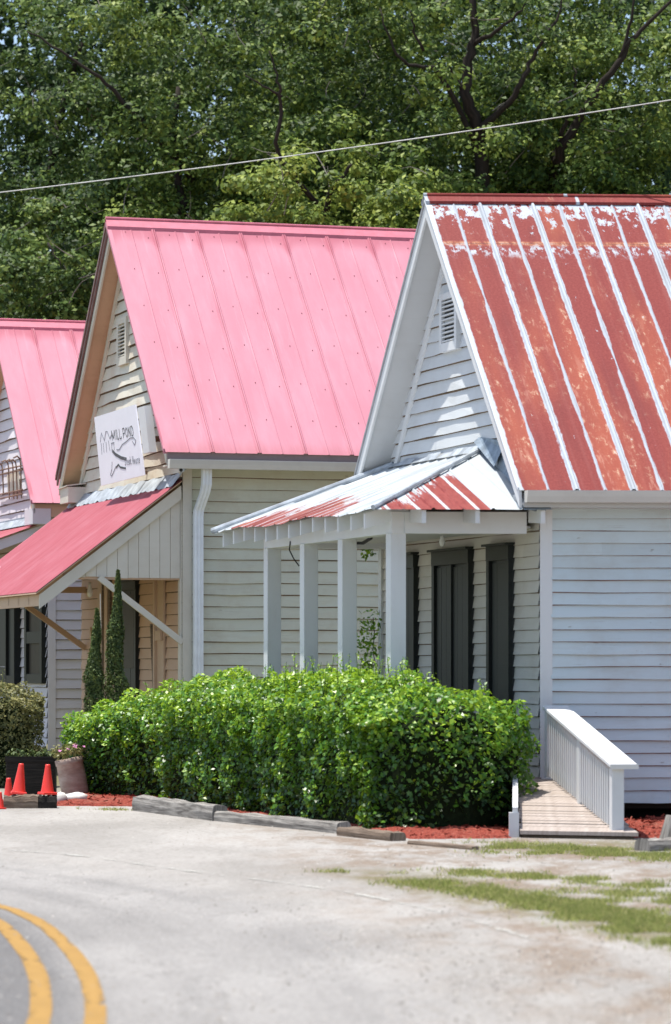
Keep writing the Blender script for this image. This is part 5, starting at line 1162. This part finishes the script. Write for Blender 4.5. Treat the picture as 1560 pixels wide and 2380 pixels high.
# bright lower foliage right behind the rusty roof ridge
b = Vector((TX(1180, 64), 64.5, 0))
tree('young_tree', b, [(TX(1130, 64), 64.8, 9.0, 2.1, 1.4, 1.2), (TX(1360, 64), 65, 8.9, 2.2, 1.4, 1.0), (TX(1520, 64), 65, 9.0, 1.6, 1.4, 1.2)], 146, 124, 0.127, 'leaf_c', 'light green young tree just above the ridge of the rusty roof', 43, [([b, b+Vector((.1, 0, 4)), b+Vector((.0, 0, 8.5))], .12, .03), ([b+Vector((0, 0, 4)), b+Vector((1.5, .2, 8.4))], .08, .02)], rad=(.3, .6), tone=.50)
b = Vector((TX(740, 68), 68, 0))
tree('broadleaf_tree', b, [(TX(760, 68), 68.5, 10.6, 2.8, 2.2, 1.6), (TX(700, 68), 68, 8.4, 2.8, 2.0, 1.6), (TX(880, 66), 67, 8.8, 1.6, 1.4, 1.4)], 244, 119, 0.127, 'leaf_c', 'sunlit yellow green tree above the middle of the pink roof', 44,
     [([b, tp_(742, 700, 68), tp_(760, 480, 67.4), tp_(790, 420, 67), tp_(815, 380, 66.8)], .16, .06), ([tp_(742, 480, 67.6), tp_(650, 360, 67), tp_(655, 240, 66.8), tp_(645, 190, 66.7), tp_(630, 120, 66.7)], .09, .03), ([tp_(655, 225, 66.8), tp_(610, 200, 66.7), tp_(570, 172, 66.7)], .05, .02)], clear=.12, tone=.46, rad=(.32, .65))
b = Vector((TX(560, 72), 72, 0))
tree('broadleaf_tree', b, [(TX(560, 72), 73, 14.2, 4.2, 3.2, 3.4), (TX(400, 72), 73, 11.0, 2.8, 2.6, 2.6), (TX(640, 72), 73.5, 11.5, 3.0, 2.6, 2.6)], 342, 132, 0.133, 'leaf_a', 'tall dense broadleaf tree behind the pink roof of the cream house', 45,
     [([b, tp_(440, 620, 72), tp_(425, 470, 71.8), tp_(405, 340, 71.8), tp_(415, 200, 72)], .22, .10), ([tp_(450, 420, 72), tp_(290, 235, 71.2), tp_(210, 165, 71), tp_(120, 105, 71), tp_(60, 70, 71)], .10, .03)], clear=.12, tone=.40)
b = Vector((TX(150, 73), 74, 0))
tree('broadleaf_tree', b, [(TX(180, 73), 75, 14.0, 4.0, 3.0, 3.2), (TX(60, 73), 74, 10.8, 2.8, 2.6, 2.2), (TX(280, 73), 74, 9.2, 2.2, 2.2, 2.4)], 287, 126, 0.133, 'leaf_b', 'dark green broadleaf tree above the farthest pink roof', 46,
     [([b, tp_(130, 600, 74), tp_(120, 400, 74), tp_(150, 250, 74), tp_(190, 100, 74)], .24, .10)], clear=.1, tone=.36)
b = Vector((TX(90, 68), 69, 0))
tree('young_tree', b, [(TX(110, 68), 69, 7.6, 2.6, 1.8, 1.6), (TX(20, 68), 69, 9.2, 2.0, 1.6, 1.4), (TX(190, 68), 69, 9.8, 1.6, 1.4, 1.6)], 195, 114, 0.127, 'leaf_b', 'bushy dark tree low behind the farthest pink roof at the left edge', 47, [([b, b+Vector((.2, 0, 4)), b+Vector((0, 0, 8))], .14, .04), ([tp_(112, 565, 67), tp_(125, 590, 66.8), tp_(150, 625, 66.7)], .035, .015)], rad=(.3, .65), tone=.40)
b = Vector((TX(980, 80), 82, 0))
tree('broadleaf_tree', b, [(TX(960, 82), 82, 9.5, 5.0, 2.6, 4.5), (TX(900, 82), 82, 15.5, 4.2, 2.6, 3.6)], 391, 93, .17, 'leaf_b', 'dark tree standing behind the forked tree', 48, [([b, b+Vector((0, 0, 7)), b+Vector((.5, 0, 15))], .3, .06)], tone=.30)
b = Vector((TX(1420, 80), 82, 0))
tree('broadleaf_tree', b, [(TX(1400, 82), 82, 9.5, 4.4, 2.6, 4.5), (TX(1330, 82), 82, 16.0, 3.4, 2.6, 3.4)], 340, 93, .17, 'leaf_b', 'dark tree standing behind the leaning tree at the right', 49, [([b, b+Vector((0, 0, 7)), b+Vector((.3, 0, 15))], .3, .06)], tone=.30)
b = Vector((TX(340, 80), 82, 0))
tree('broadleaf_tree', b, [(TX(330, 82), 83, 9.5, 5.0, 2.6, 4.6), (TX(560, 82), 83, 15.5, 4.6, 2.6, 3.6)], 391, 93, .17, 'leaf_b', 'dark tree standing behind the left trees', 50, [([b, b+Vector((0, 0, 7)), b+Vector((.3, 0, 15))], .3, .06)], tone=.30)
# far wood closing the view
rng = np.random.default_rng(77); k = 1100
C = np.stack([rng.uniform(-26, 26, k), rng.uniform(96, 104, k), rng.uniform(.5, 25, k)], 1)
P, N, Sz, Tn = clumps_to_leaves(C, rng.uniform(1.3, 2.2, k), 150, .34, .7, .6, .35+rng.normal(size=k)*.15)
tag(leaf_mesh('woodland', P, N, Sz, Tn, 'leaf_far'), 'dense far woodland behind the trees', 'woodland', kind='stuff')

# overhead cable
mb = MB(); Yw = 38.0; p, q = at(0, 447, Yw), at(1560, 232, Yw-1.5); d = q-p
mb.tube([p+d*f+Vector((0, 0, .16*((f-.5)**2)*1.0-.04)) for f in np.linspace(-2.0, 3.0, 50)], .0065, 6); tag(mb.build('overhead_cable', 'cable'), 'thin pale cable crossing the sky diagonally in front of the trees', 'cable')
for o in list(bpy.data.objects):
    if 'base' in o.keys(): del o['base']
